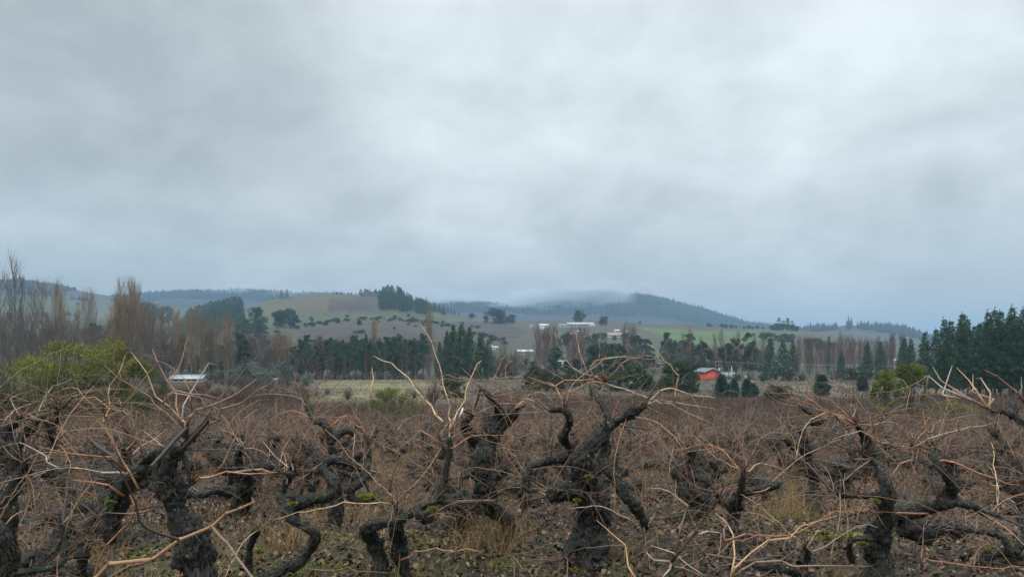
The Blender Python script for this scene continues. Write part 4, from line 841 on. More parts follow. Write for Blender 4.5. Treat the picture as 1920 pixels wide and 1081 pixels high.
def band(kind, n, c0, c1, D0, D1, t0, t1, label, group, wf=1.0, cat='tree', tv=6, even=True, **k):
    for i in range(n):
        f = (i+trng.uniform(.1, .9))/n if even else trng.rand(); c = c0+(c1-c0)*f
        if (t0+(t1-t0)*f < 660 or 310 < c < 386) and any(abs(c-g) < w_ and t0+(t1-t0)*f < r_ for g, w_, r_ in GAPS if (r_ < 700 or g == 348) and not 980 < g < 1160 or g in (1053, 986)): continue
        place(kind, c, trng.uniform(D0, D1), t0+(t1-t0)*f+trng.uniform(-tv, tv), label, cat, group, wf, **k)
# right: the pine plantation at the field's edge
for c, t, D, n in ((1708, 634, 140, 'lowest'), (1734, 624, 132, ''), (1755, 616, 128, ''), (1771, 598, 122, ''), (1783, 603, 126, ''), (1805, 587, 118, ''), (1814, 597, 121, ''), (1838, 607, 124, ''), (1853, 584, 117, ''), (1865, 580, 119, ''), (1876, 582, 116, ''), (1898, 575, 115, ''), (1919, 579, 114, ''), (1945, 572, 113, ''), (1970, 580, 116, '')):
    place('plantpine', c, D, t, 'tall dark green pine in the front row of the plantation at the right edge', 'pine tree', 'pines of the right hand plantation', 1.06)
band('plantpine', 20, 1790, 2000, 124, 150, 608, 588, 'dark pine standing inside the plantation at the right edge', 'inner pines of the right hand plantation', 1.05, 'pine tree', 10)
# pines and poplars behind the right part of the field
for c, t, D, l in ((1444, 634, 222, 'single dark pine right of the tall eucalyptus behind the field'), (1468, 636, 226, 'dark pine, left one of the touching pair behind the field'), (1487, 637, 224, 'dark pine, right one of the touching pair behind the field'),
                   (1577, 658, 215, 'small pine in front of the bare poplars behind the field'), (1626, 641, 225, 'brownish green pine left of its greener twin near the far right'), (1651, 640, 222, 'green pine right of the brownish one near the far right'),
                   (1696, 634, 210, 'broad pine left of the plantation beside the white wall'), (1690, 650, 215, 'small pine under the broad one near the white wall'), (1518, 632, 300, 'narrow dark conifer among the bare poplars, left'), (1554, 629, 300, 'narrow dark conifer among the bare poplars, right')):
    place('pine' if D < 280 else 'farpine', c, D, t, l, 'pine tree', wf=1.15 if D < 280 else .6)
band('redpoplar', 42, 1495, 1700, 245, 320, 642, 636, 'leafless reddish brown poplar in the belt behind the right part of the field', 'bare poplars behind the right part of the field', .75, 'poplar tree', 7)
for c, t in ((1578, 627), (1673, 630), (1672, 633), (1688, 634)): place('redpoplar', c, 330, t, 'leafless poplar rising above the belt behind the field', 'poplar tree', 'taller poplars of the right belt', .8)
band('olive', 12, 290, 545, 196, 232, 690, 694, 'grey green bushy small tree at the foot of the left poplars', 'bushy small trees at the foot of the left poplars', 1.2, 'small tree', 5)
band('bareround', 22, 280, 560, 150, 200, 702, 700, 'brown leafless bush before the left poplars', 'brown bushes before the left poplars', 1.3, 'bush', 4)
band('bareround', 14, 1390, 1740, 225, 240, 692, 692, 'low grey bush along the foot of the tree belt', 'low bushes at the foot of the right tree belt', .9, 'bush', 3)
for c, t, w in ((1432, 700, 1), (1475, 698, 1), (1600, 690, 1.2), (1614, 688, 1), (1670, 689, 1.3), (1500, 701, .9), (1382, 700, 1)): place('shrub', c, 212, t, 'bright green shrub at the foot of the tree belt', 'shrub', 'green shrubs at the foot of the tree belt', w*1.3)
# eucalyptus and mixed trees right of the middle
for c, t, D, l in ((1402, 620, 250, 'tall dark eucalyptus with bare lower trunks behind the red house'), (1411, 636, 246, 'eucalyptus touching the tallest one behind the red house'), (1366, 640, 255, 'greyish eucalyptus behind the white container'), (1379, 632, 262, 'narrow eucalyptus left of the tallest one'),
                   (1352, 648, 265, 'short eucalyptus just right above the red house'), (1318, 636, 270, 'feathery dark tree left above the red house'), (1310, 642, 262, 'smaller feathery tree left above the red house'), (1330, 650, 260, 'brownish tree right above the red house roof'), (1294, 622, 330, 'narrow dark tree whose tip crosses the green field'),
                   (1284, 634, 320, 'dark tree in the row below the green field'), (1250, 620, 380, 'dark tree with a pointed tip at the left end of the green field')):
    place('euca', c, D, t, l, 'eucalyptus', wf=.95)
band('euca', 16, 1185, 1300, 330, 380, 626, 642, 'grey green eucalyptus in the row below the bright green field', 'eucalyptus row below the green field', .9, 'eucalyptus', 4)
band('euca', 12, 1300, 1440, 280, 330, 655, 655, 'dark tree filling the belt behind the red house', 'dark trees of the belt behind the red house', 1.0, 'tree', 8, name='tree')
band('redpoplar', 9, 1268, 1440, 270, 300, 626, 632, 'thin leafless brownish poplar between the eucalyptus trees', 'thin bare poplars between the eucalyptus', .6, 'poplar tree', 8)
# evergreen shrubs and trees at the field's far edge
for c, t, D, l, w, k in ((1276, 672, 150, 'large round dark evergreen tree left of the red house', 1.25, 'round'), (1296, 694, 142, 'lower lobe-like evergreen bush joined to the large one by the red house', .85, 'round'), (1252, 700, 143, 'evergreen bush at the left foot of the large one by the red house', 1.2, 'round'),
                         (1192, 682, 160, 'round evergreen tree under the flat roofed house', 1.1, 'round'), (1160, 692, 150, 'dark evergreen bush below the cypress', 1.3, 'round'), (1215, 702, 148, 'low evergreen bush between the two round evergreens', 1.3, 'round'), (1128, 700, 155, 'low evergreen bush under the big cypress, left', 1.4, 'round'),
                         (1012, 686, 165, 'dark round evergreen left of the small white house', 1.3, 'round'), (992, 698, 160, 'low dark evergreen bush at the far field edge', 1.1, 'round'), (1048, 700, 150, 'low evergreen bush below the small white house', 1.2, 'round'), (1078, 694, 170, 'evergreen bush right of the small white house', 1.3, 'round'),
                         (1076, 672, 200, 'green tree behind the arching canes right of centre', 1, 'round'), (1022, 690, 150, 'small round bush beside the white house', .9, 'round'), (851, 705, 118, 'small dark bush at the meadow right end', 1.3, 'round')):
    place(k, c, D, t, l, 'evergreen tree' if 'tree' in l else 'bush', wf=w, name='evergreen_tree' if 'tree' in l else 'bush')
for c, t, l in ((1353, 704, 'left'), (1376, 713, 'middle'), (1400, 712, 'right')): place('youngpine', c, 120, t, 'bushy young pine in front of the container, %s one of three' % l, 'young pine', wf=1.0)
place('youngpine', 1367, 118, 721, 'smallest dark young pine in the clump before the container', 'young pine', wf=1.2); place('youngpine', 1410, 122, 720, 'low young pine right of the clump before the container', 'young pine', wf=1.7)
place('shrub', 1449, 82, 722, 'dark leafy shrub alone in the brown field', 'shrub', wf=1.1, sink=.05); place('shrub', 1467, 82, 724, 'dark shrub touching the right side of the lone field shrub', 'shrub', wf=1.0)
place('youngpine', 1541, 128, 704, 'tiny dark young pine standing alone on the brown slope', 'young pine', wf=1.3); place('youngpine', 1617, 150, 705, 'tiny young pine far out on the right slope', 'young pine', wf=1.2)
place('shrub', 1872, 100, 744, 'tiny green shrub before the plantation', 'shrub')
K['broomtree'] = [blobs(230, 3.0, 1.55, 40, 6500, .085, 'bushleaf', .12, 'trunk', .05, 'tall', .7, aspect=.32), blobs(231, 3.0, 1.8, 30, 5500, .085, 'bushleaf', .45, 'trunk', .05, 'round', .7, aspect=.32)]
place('broomtree', 1661, 31, 684, 'bushy yellow green tree, left of the pair in the right part of the field', 'bushy tree', wf=.9, v=0, name='bushy_tree'); place('broomtree', 1708, 33, 680, 'yellow green tree with open dark branches, right of the pair in the field', 'bushy tree', wf=.9, v=1, name='bushy_tree')
K['broom'] = [blobs(240+i, 3, 4.2, 60, 16000, .085, 'broom', .02, 'trunk', .05, 'round', 1.1, aspect=.3) for i in range(2)]
place('broom', 1783, 31, 750, 'low yellow green bush right of the pair of bushy trees', 'bush', wf=1.2, name='bush'); place('broom', 738, 36, 722, 'yellow green broom bush alone before the meadow', 'bush', wf=.8, name='broom_bush', v=0)
# left: broom thicket before the poplars
place('broom', 152, 24, 630, 'big yellow green broom bush on the left behind the vines', 'bush', wf=.98, name='broom_bush', v=1); place('broom', 80, 27, 662, 'olive brown bush left of the big broom', 'bush', wf=1.0, name='broom_bush', v=0)
place('broom', 232, 26, 668, 'yellowish bush touching the right side of the big broom', 'bush', wf=.8, name='broom_bush', v=0); place('bareround', 30, 27, 655, 'leafless grey brown thicket at the left edge', 'bush', wf=1.0, h=2.8); place('bareround', -20, 24, 660, 'leafless brown thicket cut by the left edge', 'bush', wf=1.2, h=3.1); place('bareround2', 120, 30, 648, 'brown twiggy top behind the big broom', 'bush', wf=1.0, h=3.4)
# left: rows of leafless poplars in the valley
for c, t, D, k, w, l in ((28, 487, 190, 'thinpoplar', 1.25, 'tallest loose poplar near the left edge'), (4, 507, 195, 'thinpoplar', 1.2, 'tall thin poplar cut by the left edge'), (42, 520, 200, 'thinpoplar', .8, 'thin poplar right beside the tallest one'), (60, 536, 260, 'thinpoplar', 1, 'slim poplar right of the tallest pair'), (74, 532, 262, 'poplar', .9, 'slim dense poplar right of the tallest pair'),
                         (102, 535, 240, 'poplar', .85, 'pointed poplar with a pale top left of the broom top'), (110, 552, 236, 'poplar', 1.0, 'poplar close to the pointed one'), (125, 578, 232, 'poplar', .9, 'lower poplar right of the pointed one'), (148, 580, 240, 'poplar', .9, 'low brown poplar left of the twin poplars'), (163, 552, 238, 'poplar', .72, 'left of the twin poplars with bare tops'), (172, 548, 240, 'poplar', .72, 'right of the twin poplars with bare tops')):
    place(k, c, D, t, l, 'poplar tree', wf=w)
for c, t, D, w in ((229, 530, 205, .8), (241, 530, 207, .8), (249, 533, 204, .8), (256, 541, 206, .8), (218, 575, 203, .95), (232, 560, 202, 1.1), (248, 565, 201, 1.1), (262, 570, 203, 1.0), (274, 585, 205, .9), (284, 600, 207, .9), (210, 600, 206, .8)):
    place('fatpoplar' if t > 550 else 'poplar', c, D, t, 'leafless golden brown poplar in the dense tall cluster on the left', 'poplar tree', 'dense cluster of tall poplars', w)
for c, t, D in ((300, 588, 215), (308, 582, 216), (322, 590, 218), (328, 584, 217), (336, 600, 216)): place('poplar', c, D, t, 'leafless grey brown poplar in the pair of clumps right of the tall cluster', 'poplar tree', 'poplar clump right of the tall cluster', .9)
for c, t, D in ((350, 596, 210), (358, 585, 208), (366, 584, 209), (376, 588, 210), (384, 600, 211), (400, 600, 214), (409, 598, 212), (420, 604, 212), (428, 594, 210), (436, 598, 211)): place('poplar' if trng.rand() < .6 else 'fatpoplar', c, D, t, 'leafless poplar with pale stems above the long white roofed shed', 'poplar tree', 'poplars above the long shed', .8)
band('greytree', 34, -60, 430, 175, 235, 632, 622, 'leafless grey tree in the low wood on the left', 'leafless grey trees of the left valley wood', 1.0, 'tree', 16, name='bare_tree')
band('greytree', 16, -60, 210, 150, 180, 600, 618, 'taller leafless grey brown tree behind the left bushes', 'taller bare trees behind the left bushes', .9, 'tree', 20, name='bare_tree')
for c, t, D in ((60, 620, 240), (85, 612, 244), (178, 602, 238), (190, 625, 236), (345, 622, 225), (395, 618, 226), (445, 618, 240), (456, 628, 236), (455, 640, 232)): place('euca', c, D, t, 'dark evergreen tree showing between the bare poplars', 'tree', 'dark evergreens between the left poplars', 1.1, name='evergreen_tree')
for c, t, D, w in ((467, 678, 185, 1.3), (455, 682, 188, 1.2), (440, 690, 190, 1.0), (490, 694, 180, 1.3), (530, 676, 192, 1.3), (575, 700, 178, 1.3), (478, 684, 190, 1)): place('olive', c, D, t, 'rounded grey green olive-like tree by the small roofs in the left valley', 'small tree', 'grey green small trees in the left valley', w)
for i in range(26):
    c = trng.uniform(290, 545); place(('euca', 'forestpine', 'greytree')[i % 3], c, trng.uniform(240, 300), trng.uniform(640, 664), 'dark tree filling the wood behind the poplars above the shed', 'tree', 'dark trees behind the left poplars', 1.4, name='tree')
for i in range(16):
    c = trng.uniform(300, 460); place('bareround', c, trng.uniform(222, 240), trng.uniform(690, 698), 'low bush behind the long shed', 'bush', 'low bushes behind the long shed', 1.5)
# centre: the plantation behind the meadow
band('pine', 9, 560, 800, 240, 285, 640, 630, 'pointed pine among the rounder ones of the wood behind the meadow', 'pointed pines of the wood behind the meadow', 1.0, 'pine tree', 9)
band('forestpine', 28, 546, 795, 232, 272, 644, 638, 'slender dark pine of the straight wood behind the meadow', 'pines of the wood behind the meadow', .95, 'pine tree', 13)
band('forestpine', 22, 560, 800, 262, 300, 632, 628, 'pine in the back of the wood behind the meadow', 'back pines of the wood behind the meadow', 1.0, 'pine tree', 10)
band('bareround', 26, 545, 800, 222, 236, 697, 697, 'brown leafless understorey bush along the foot of the wood', 'understorey bushes at the foot of the wood', 1.2, 'bush', 4)
band('greytree', 30, 440, 830, 262, 330, 640, 640, 'grey leafless tree rising behind the dark wood', 'grey trees behind the dark wood', 1.0, 'tree', 9, name='bare_tree')
band('redpoplar', 26, 440, 800, 222, 236, 668, 668, 'thin leafless stem tree before the dark wood', 'thin bare trees before the wood', .6, 'tree', 14, name='bare_tree')
band('poplar', 7, 515, 548, 240, 250, 628, 632, 'pale leafless poplar left of the dark wood', 'pale poplars left of the dark wood', .75, 'poplar tree', 5)
band('greytree', 8, 460, 520, 236, 262, 634, 634, 'grey leafless tree below the dark cedar', 'grey trees below the dark cedar', .9, 'tree', 8, name='bare_tree')
for c, t, D, l, w in ((838, 622, 215, 'pointed dark pine left in the big group right of the wood', 1.0), (850, 612, 213, 'dark pine second from the left in the big group', 1.2), (865, 608, 210, 'highest broad dark pine of the big group right of the wood', 1.3), (880, 612, 212, 'dark pine right beside the highest of the big group', 1.2), (901, 624, 208, 'broad dark pine at the right of the big group', 1.35), (915, 640, 210, 'lower dark pine at the right end of the big group', 1.2), (824, 640, 218, 'lower dark pine at the left end of the big group', 1)):
    place('pine', c, D, t, l, 'pine tree', wf=w)
band('greytree', 16, 790, 1010, 222, 262, 668, 662, 'grey leafless bushy tree around the big pine group', 'leafless grey trees around the big pine group', .9, 'tree', 8, name='bare_tree')
place('bareround2', 960, 250, 652, 'wide reddish brown leafless tree left of the low white roof', 'tree', wf=1.5, name='bare_tree'); place('bareround2', 938, 246, 658, 'wide reddish leafless tree right of the big pine group', 'tree', wf=1.4, name='bare_tree')
place('cedar', 1042, 240, 645, 'dark cedar with level branches left of the cypress', 'cedar', wf=1.0, v=0)
place('cypress', 1128, 215, 631, 'huge dark rounded cypress right of centre', 'cypress', wf=1.05, sink=1); place('cypress', 1152, 222, 634, 'right half of the dark cypress pair right of centre', 'cypress', wf=.85, sink=1)
band('redpoplar', 18, 990, 1100, 300, 380, 618, 622, 'leafless brown poplar below the long farm building', 'bare poplars below the long farm building', .9, 'poplar tree', 6)
band('euca', 16, 930, 1260, 230, 300, 672, 668, 'soft grey green evergreen tree in the hollow right of centre', 'grey green trees in the hollow right of centre', 1.2, 'tree', 9, name='evergreen_tree')
band('greytree', 26, 940, 1440, 262, 330, 646, 650, 'grey leafless tree in the hollow right of centre', 'grey trees in the hollow right of centre', 1.0, 'tree', 8, name='bare_tree')
band('redpoplar', 4, 1168, 1190, 330, 350, 612, 616, 'tall slim leafless poplar beside the pink roofed house', 'slim poplars beside the pink roofed house', .6, 'poplar tree', 4)
for c in (702, 706, 803, 808): place('poplar', c, 300, 588 if c > 800 else 604, 'pale leafless poplar rising before the centre hill', 'poplar tree', 'lone poplars before the centre hill', .8)
band('bareround', 12, 560, 900, 98, 150, 728, 726, 'brown leafless bush at the edge of the meadow', 'brown bushes at the meadow edge', 1.3, 'bush', 5, even=False)
place('bareround2', 812, 92, 706, 'wide reddish brown leafless bush right on the meadow', 'bush', wf=1.0)
place('bareround2', 652, 108, 723, 'dark leafless bush in the middle of the meadow', 'bush', wf=1.1)
band('bareround2', 34, 280, 575, 74, 130, 722, 722, 'low leafless bush beyond the vines on the left', 'low leafless bushes beyond the left vines', 1.7, 'bush', 8, even=False)
# dark trees on the left hill foot
place('cedar', 486, 520, 588, 'dark broad cedar with level branches at the hill foot, left of centre', 'cedar', wf=1.0, v=1, sink=2)
for c, t, D, l in ((483, 574, 620, 'tree peeping over the dark cedar'), (519, 583, 640, 'dark tree left in the trio right of the cedar'), (530, 578, 645, 'dark tree in the middle of the trio right of the cedar'), (545, 578, 640, 'round dark tree right in the trio beside the cedar'), (552, 588, 632, 'low dark tree at the right of the trio beside the cedar')): place('farround', c, D, t, l, 'tree', wf=.9)
for c, t, D in ((452, 588, 640), (460, 596, 620), (447, 600, 600), (470, 606, 590), (458, 612, 560), (448, 620, 540), (520, 618, 560), (470, 632, 470), (500, 636, 470), (530, 628, 500)): place('farround', c, D, t, 'grey green tree around the dark cedar', 'tree', 'grey green trees around the cedar', 1)
# wood on the spur, left
for i in range(44):
    f = i/44; c = 336+122*f; top = np.interp(c, [336, 352, 380, 425, 450, 460], [600, 580, 570, 560, 554, 566])+trng.uniform(-3, 4)
    place('farpine', c, trng.uniform(720, 770), top, 'dark conifer of the wood on the left spur', 'tree', 'wood on the left spur', .9, name='conifer')
for i in range(30):
    c = trng.uniform(338, 455); top = np.interp(c, [336, 380, 425, 455], [600, 585, 576, 575])+trng.uniform(0, 14); place('farpine', c, trng.uniform(620, 690), top, 'dark conifer low in the wood on the left spur', 'tree', 'lower wood on the left spur', .9, name='conifer')
for c, t in ((272, 568), (280, 566), (288, 570), (312, 574)): place('farround', c, 1000, t, 'dark tree between the tall poplars and the left spur', 'tree', 'dark trees left of the spur', 1)
# trees on the centre hill
for c, t, l in ((528, 543, 'left'), (538, 542, 'right')): place('farpine', c, 965, t, 'dark pine on the hill crest, %s one of the lone pair' % l, 'pine tree', wf=1.8)
place('farround', 560, 990, 550, 'tiny round tree at the top end of the track on the hill', 'tree', wf=.8)
for c, t in ((510, 557), (604, 550), (625, 549), (631, 547), (640, 547), (652, 548), (659, 548), (668, 549), (674, 548)): place('farround', c, 1000, t, 'small tree on the skyline of the centre hill', 'tree', 'small trees on the centre hill skyline', .8)
for i in range(20):
    c = 676+i*2.2; place('farpine' if i % 2 else 'euca', c, trng.uniform(955, 1000), trng.uniform(537, 546), 'thin topped tree on the hill crest beside the grove', 'tree', 'thin topped trees on the hill crest', 1.5 if i % 2 else 1.0, name='crest_tree', sink=2)
for i in range(95):
    f = trng.rand(); c = 716+122*f; top = np.interp(c, [716, 728, 745, 760, 772, 800, 838], [540, 536, 539, 547, 554, 567, 579])+trng.uniform(-5, 7)
    dd = 960+trng.uniform(-60, 30); place('farpine', c, dd, top, 'dark conifer of the grove on the centre hill', 'tree', 'conifer grove on the centre hill', 1.15, name='conifer')
for i in range(90):
    c = trng.uniform(712, 800); D = trng.uniform(820, 930); p = G(c, D); place('farpine', c, D, 0, 'dark conifer on the slope side of the hill grove', 'tree', 'slope side of the hill grove', 1.3, h=trng.uniform(13, 18), name='conifer')
for c, t in ((840, 575), (846, 578), (852, 580), (860, 584), (822, 572)): place('farpine', c, 990, t, 'small conifer trailing down the hill ridge to the right', 'tree', 'conifers trailing down the ridge', 1.5, name='conifer')
for c, t, D, l, w in ((925, 577, 930, 'broad dark tree on the saddle, left of a clump', 1.3), (934, 580, 925, 'dark tree in the clump on the saddle', 1.3), (941, 586, 930, 'lower dark tree right in the clump on the saddle', 1.2), (961, 589, 940, 'small wide tree right of the saddle clump', 1.3), (885, 586, 960, 'small round bush left of the saddle clump', 1.2), (912, 594, 935, 'low bush at the foot of the saddle clump', 1.4), (954, 592, 940, 'low tree at the left of the small wide saddle tree', 1.2), (831, 600, 760, 'lone dark bush on the lower right hillside', 1.4),
                      (1088, 581, 900, 'large rounded tree behind the long farm building', 1.15), (1133, 592, 900, 'small round tree right of the long farm building', 1.3), (1127, 597, 900, 'small bush beside the round tree on the plateau', 1.2)): place('farround', c, D, t, l, 'tree', wf=w)
for c, t, w in ((1328, 606, 1.3), (1334, 608, 1.2), (1354, 606, 1.3), (1362, 608, 1.3), (1372, 608, 1.4), (1380, 610, 1.2), (1395, 611, 1.2), (1404, 609, 1.3), (1412, 612, 1.2), (1420, 610, 1.2), (1430, 612, 1.3), (1446, 609, 1.2), (1286, 608, 1.1), (1294, 609, 1.1), (1300, 609, 1), (1200, 602, 1)): place('farround', c, 925, t, 'round dark bush of the hedge on the right hill crest', 'tree', 'hedge trees on the right crest', w)
for c, t, l in ((1461, 594, 'tallest loose crowned eucalyptus in the clump on the right crest'), (1477, 595, 'eucalyptus with a thin top in the middle of the crest clump'), (1469, 600, 'eucalyptus between the two tall ones of the crest clump'), (1486, 600, 'eucalyptus at the right end of the crest clump')): place('euca', c, 900, t, l, 'eucalyptus', wf=1.0)
for c, t in ((1448, 610), (1456, 606), (1466, 606), (1476, 606), (1486, 608), (1494, 611)): place('farround', c, 890, t, 'bushy tree at the foot of the crest clump', 'tree', 'bushy trees under the crest clump', 1.2)
for i in range(26):
    c = trng.uniform(1395, 1560); top = np.interp(c, [1395, 1460, 1500, 1560], [622, 624, 628, 640])+trng.uniform(-2, 6); place('farround', c, trng.uniform(600, 760), top, 'brownish green bushy tree on the right hillside', 'tree', 'bushy trees on the right hillside', 1.2)
for i in range(26):
    c = trng.uniform(985, 1190); top = trng.uniform(622, 640); place('farround', c, trng.uniform(480, 640), top, 'bushy green tree among the hillside houses', 'tree', 'trees among the hillside houses', 1.0)
hedge = [(545, 618), (600, 606), (680, 599), (760, 599), (840, 611), (900, 628), (960, 646)]
for i in range(120):
    c = trng.uniform(545, 960); r = np.interp(c, [a for a, _ in hedge], [b for _, b in hedge])+trng.normal()*2.2; D = 560
    for D in range(480, 960, 8):
        if HOR+F*(CAMH-G(c, D)[2])/D < r: break
    place('farround', c, D, 0, 'dark bush in the hedge line across the centre hillside', 'bush', 'hedge line across the centre hillside', 1.4, h=trng.uniform(2, 4.4), name='bush', sink=1.3)
for i in range(44):
    c, D = trng.uniform(540, 930), trng.uniform(470, 760); place('farround', c, D, 0, 'small dark bush dotted on the centre hillside', 'bush', 'bushes dotted on the centre hillside', 1.2, h=trng.uniform(2, 5), name='bush', sink=1.2)
for i in range(26):
    c, D = trng.uniform(0, 330), trng.uniform(620, 1500); place('farround', c, D, 0, 'small dark tree in the distant left fields', 'tree', 'trees in the distant left fields', 1.2, h=trng.uniform(4, 10))
# ------------------------------------------------------------------ far off woods: one mass each
def forest(name, label, pick, n, D0, D1, c0, c1, h, seed, sp=.9):
    rng = rs(seed); D = rng.uniform(D0, D1, n); c = rng.uniform(c0, c1, n); k = pick(c, D); D, c = D[k], c[k]; X = (c-960)/F*D; Z = gz(X, D); n = len(X)
    H = h*rng.uniform(.5, 1.0, n)*(1+.7*rng.rand(n)**6)*(1+.35*fbm(np.stack([X/60, D/60, 0*X], 1), 5, 2)); w = H*.17*rng.uniform(.7, 1.3, n)*sp; mb = MB(); lev = [(.04, .8), (.25, 1.15), (.27, .8), (.5, .8), (.52, .5), (.76, .45), (.78, .28), (1.0, .02)]; s = 6; V = []
    a = rng.rand(n)*6
    for zf, rf in lev:
        for j in range(s):
            t = a+j*2*math.pi/s; r = w*rf*rng.uniform(.6, 1.4, n); V.append(np.stack([X+r*np.cos(t), D+r*np.sin(t), Z+H*zf*rng.uniform(.96, 1.04, n)-.5], 1))
    V = np.stack(V, 1).reshape(-1, 3); q = np.array([(i*s+j, i*s+(j+1) % s, (i+1)*s+(j+1) % s, (i+1)*s+j) for i in range(7) for j in range(s)])[None]+(np.arange(n)*len(lev)*s)[:, None, None]
    mb.add(V, q.reshape(-1, 4), None, np.repeat(rng.uniform(.6, 1.3, (n, 1))*np.ones((1, 3)), len(lev)*s, 0)); tag(mb.build(name, M['farwood']), label, 'wood', kind='stuff')
forest('mountain_wood', 'dark conifer wood covering the cloud wrapped mountains', lambda c, D: np.ones(len(c), bool), 26000, 2200, 2800, 230, 1540, 15, 401)
forest('left_hill_wood', 'dark scrub wood on the distant left hill', lambda c, D: (fbm(np.stack([c/40, D/200, 0*c], 1), 8, 2) > -.12), 2600, 1560, 1850, -60, 235, 9, 402, 1.6)
forest('right_hill_wood', 'thin wood on the low distant hill at the right', lambda c, D: ((c > 1640) | (np.abs(c-1592) < 5) | (fbm(np.stack([c/30, D/100, 0*c], 1), 9, 2) > .2)), 1500, 1640, 1830, 1500, 1760, 15, 403, .7)
# ------------------------------------------------------------------ buildings and small structures
WHT = plain('white_paint', (.52, .54, .55), .5); METAL = plain('pale_metal_roof', (.44, .49, .52), .4, .2, .3, bands=1.2); REDW = plain('orange_red_wall', (.55, .085, .038), .7, .15, .6)
SLATE = plain('blue_grey_roof', (.16, .20, .23), .6, .3, .8, bands=1.5); BRICK = plain('brick_wall', (.30, .18, .13), .85, .3, 1.0); GREYW = plain('grey_wall', (.30, .31, .31), .8, .3, .4); TAND = plain('tan_wall', (.40, .33, .25), .8, .25, .5)
PINKR = plain('faded_pink_roof', (.36, .23, .21), .7, .25, .5); ORNG = plain('orange_wall', (.62, .30, .16), .8, .2, .5); DARK = plain('window_glass', (.02, .025, .03), .15); YEL = plain('cream_yellow_wall', (.62, .58, .34), .7); WOOD = plain('weathered_pole_wood', (.22, .20, .18), .85); WROOF = plain('white_sheet_roof', (.50, .53, .55), .5, .15, .3, bands=1.0)
def at_row(c, row, a=150, b=980):
    ds = np.arange(a, b, 2.0); z = gz((c-960)/F*ds, ds); r = HOR+F*(CAMH-z)/ds; ok = np.where(r <= row)[0]
    return float(ds[ok[0]]) if len(ok) else 700.0
def house(c, D, w, d, hw, hr, wall, roof, label, rz=0.0, gable='x', windows=2, over=.35, name='house', lift=0.0, cat='house', flat=False, doors=1, row=None):
    if row is not None:
        D0 = D; D = at_row(c, row); k = D/D0; w, d, hw, hr, over = w*k, d*k, hw*k, hr*k, over*k
    p = G(c, D); e = empty(name, (p[0], p[1], p[2]+lift), R(rz), label, cat); mb = MB(); b = -1.5-.004*D
    box(mb, -w/2, w/2, 0, d, b, hw)
    if not flat:                                    # gable ends
        if gable == 'x':
            for x in (-w/2, w/2-.15): mb.add([(x, 0, hw), (x, d, hw), (x, d/2, hw+hr), (x+.15, 0, hw), (x+.15, d, hw), (x+.15, d/2, hw+hr)], [(0, 3, 4, 1), (0, 2, 5, 3), (1, 4, 5, 2)], [(0, 1, 2), (3, 5, 4)])
        else:
            for y in (0, d-.15): mb.add([(-w/2, y, hw), (w/2, y, hw), (0, y, hw+hr), (-w/2, y+.15, hw), (w/2, y+.15, hw), (0, y+.15, hw+hr)], [(0, 3, 4, 1), (0, 2, 5, 3), (1, 4, 5, 2)], [(0, 1, 2), (3, 5, 4)])
    mb.build('wall', wall, e); rf = MB(); t = .12
    if flat: box(rf, -w/2-over, w/2+over, -over, d+over, hw+.003, hw+max(hr, .2))
    elif gable == 'x':
        k = hr/(d/2)
        for s in (0, 1):
            y0 = -over if s == 0 else d+over; z0 = hw-over*k; v = [(-w/2-over, y0, z0), (w/2+over, y0, z0), (w/2+over, d/2, hw+hr), (-w/2-over, d/2, hw+hr)]; v = [(x, y, z+.02) for x, y, z in v]+[(x, y, z+.02+t) for x, y, z in v]
            rf.add(v, [(0, 3, 2, 1), (4, 5, 6, 7), (0, 1, 5, 4), (1, 2, 6, 5), (2, 3, 7, 6), (3, 0, 4, 7)])
    else:
        k = hr/(w/2)
        for s in (-1, 1):
            x0 = s*(w/2+over); z0 = hw-over*k; v = [(x0, -over, z0), (x0, d+over, z0), (0, d+over, hw+hr), (0, -over, hw+hr)]; v = [(x, y, z+.02) for x, y, z in v]+[(x, y, z+.02+t) for x, y, z in v]
            rf.add(v, [(0, 3, 2, 1), (4, 5, 6, 7), (0, 1, 5, 4), (1, 2, 6, 5), (2, 3, 7, 6), (3, 0, 4, 7)])
    rf.build('roof', roof, e)
    for i in range(windows):
        x = -w/2+w*(i+1)/(windows+1)-.2; m = MB(); f = min(.55, w/(windows+1)*.3); z0, z1 = hw*.4, hw*.78; box(m, x-f-.08, x+f+.08, -.05, -.003, z0-.08, z1+.08); o = m.build('window', WHT, e); m = MB(); box(m, x-f, x+f, -.07, -.053, z0, z1); m.build('pane', DARK, o)
    if doors:
        m = MB(); x = w/2-min(1.2, w*.18); box(m, x-.45, x+.45, -.045, -.003, 0, min(2.0, hw*.85)); m.build('door', WOOD, e)
    return e
h = house(1335, 205, 4.9, 9, 2.35, .95, REDW, SLATE, 'orange red house with a grey roof and white gable trim beyond the field', 14, 'y', 0, .5, doors=0, row=711)
ks = h.location.y/205; m = MB()
for s in (-1, 1): m.add([(s*2.97, -.56, 2.0), (0, -.56, 3.22), (0, -.56, 3.48), (s*2.97, -.56, 2.22), (s*2.97, -.50, 2.0), (0, -.50, 3.22), (0, -.50, 3.48), (s*2.97, -.50, 2.22)], [(0, 1, 2, 3), (4, 7, 6, 5), (0, 3, 7, 4), (0, 4, 5, 1), (3, 2, 6, 7)])
m.build('gable_trim', WHT, h).scale = (ks,)*3; m = MB(); tube(m, [(3.0, 1.5, 2.0), (3.0, 1.5, 3.0)], .04, 5)
a = np.linspace(0, 2*math.pi, 13)[:-1]; ring = [np.stack([3.15+r*np.cos(a), np.full(12, 1.35-q), 3.15+r*np.sin(a)], 1) for r, q in ((.05, 0), (.28, .05), (.45, .14))]; n = 12
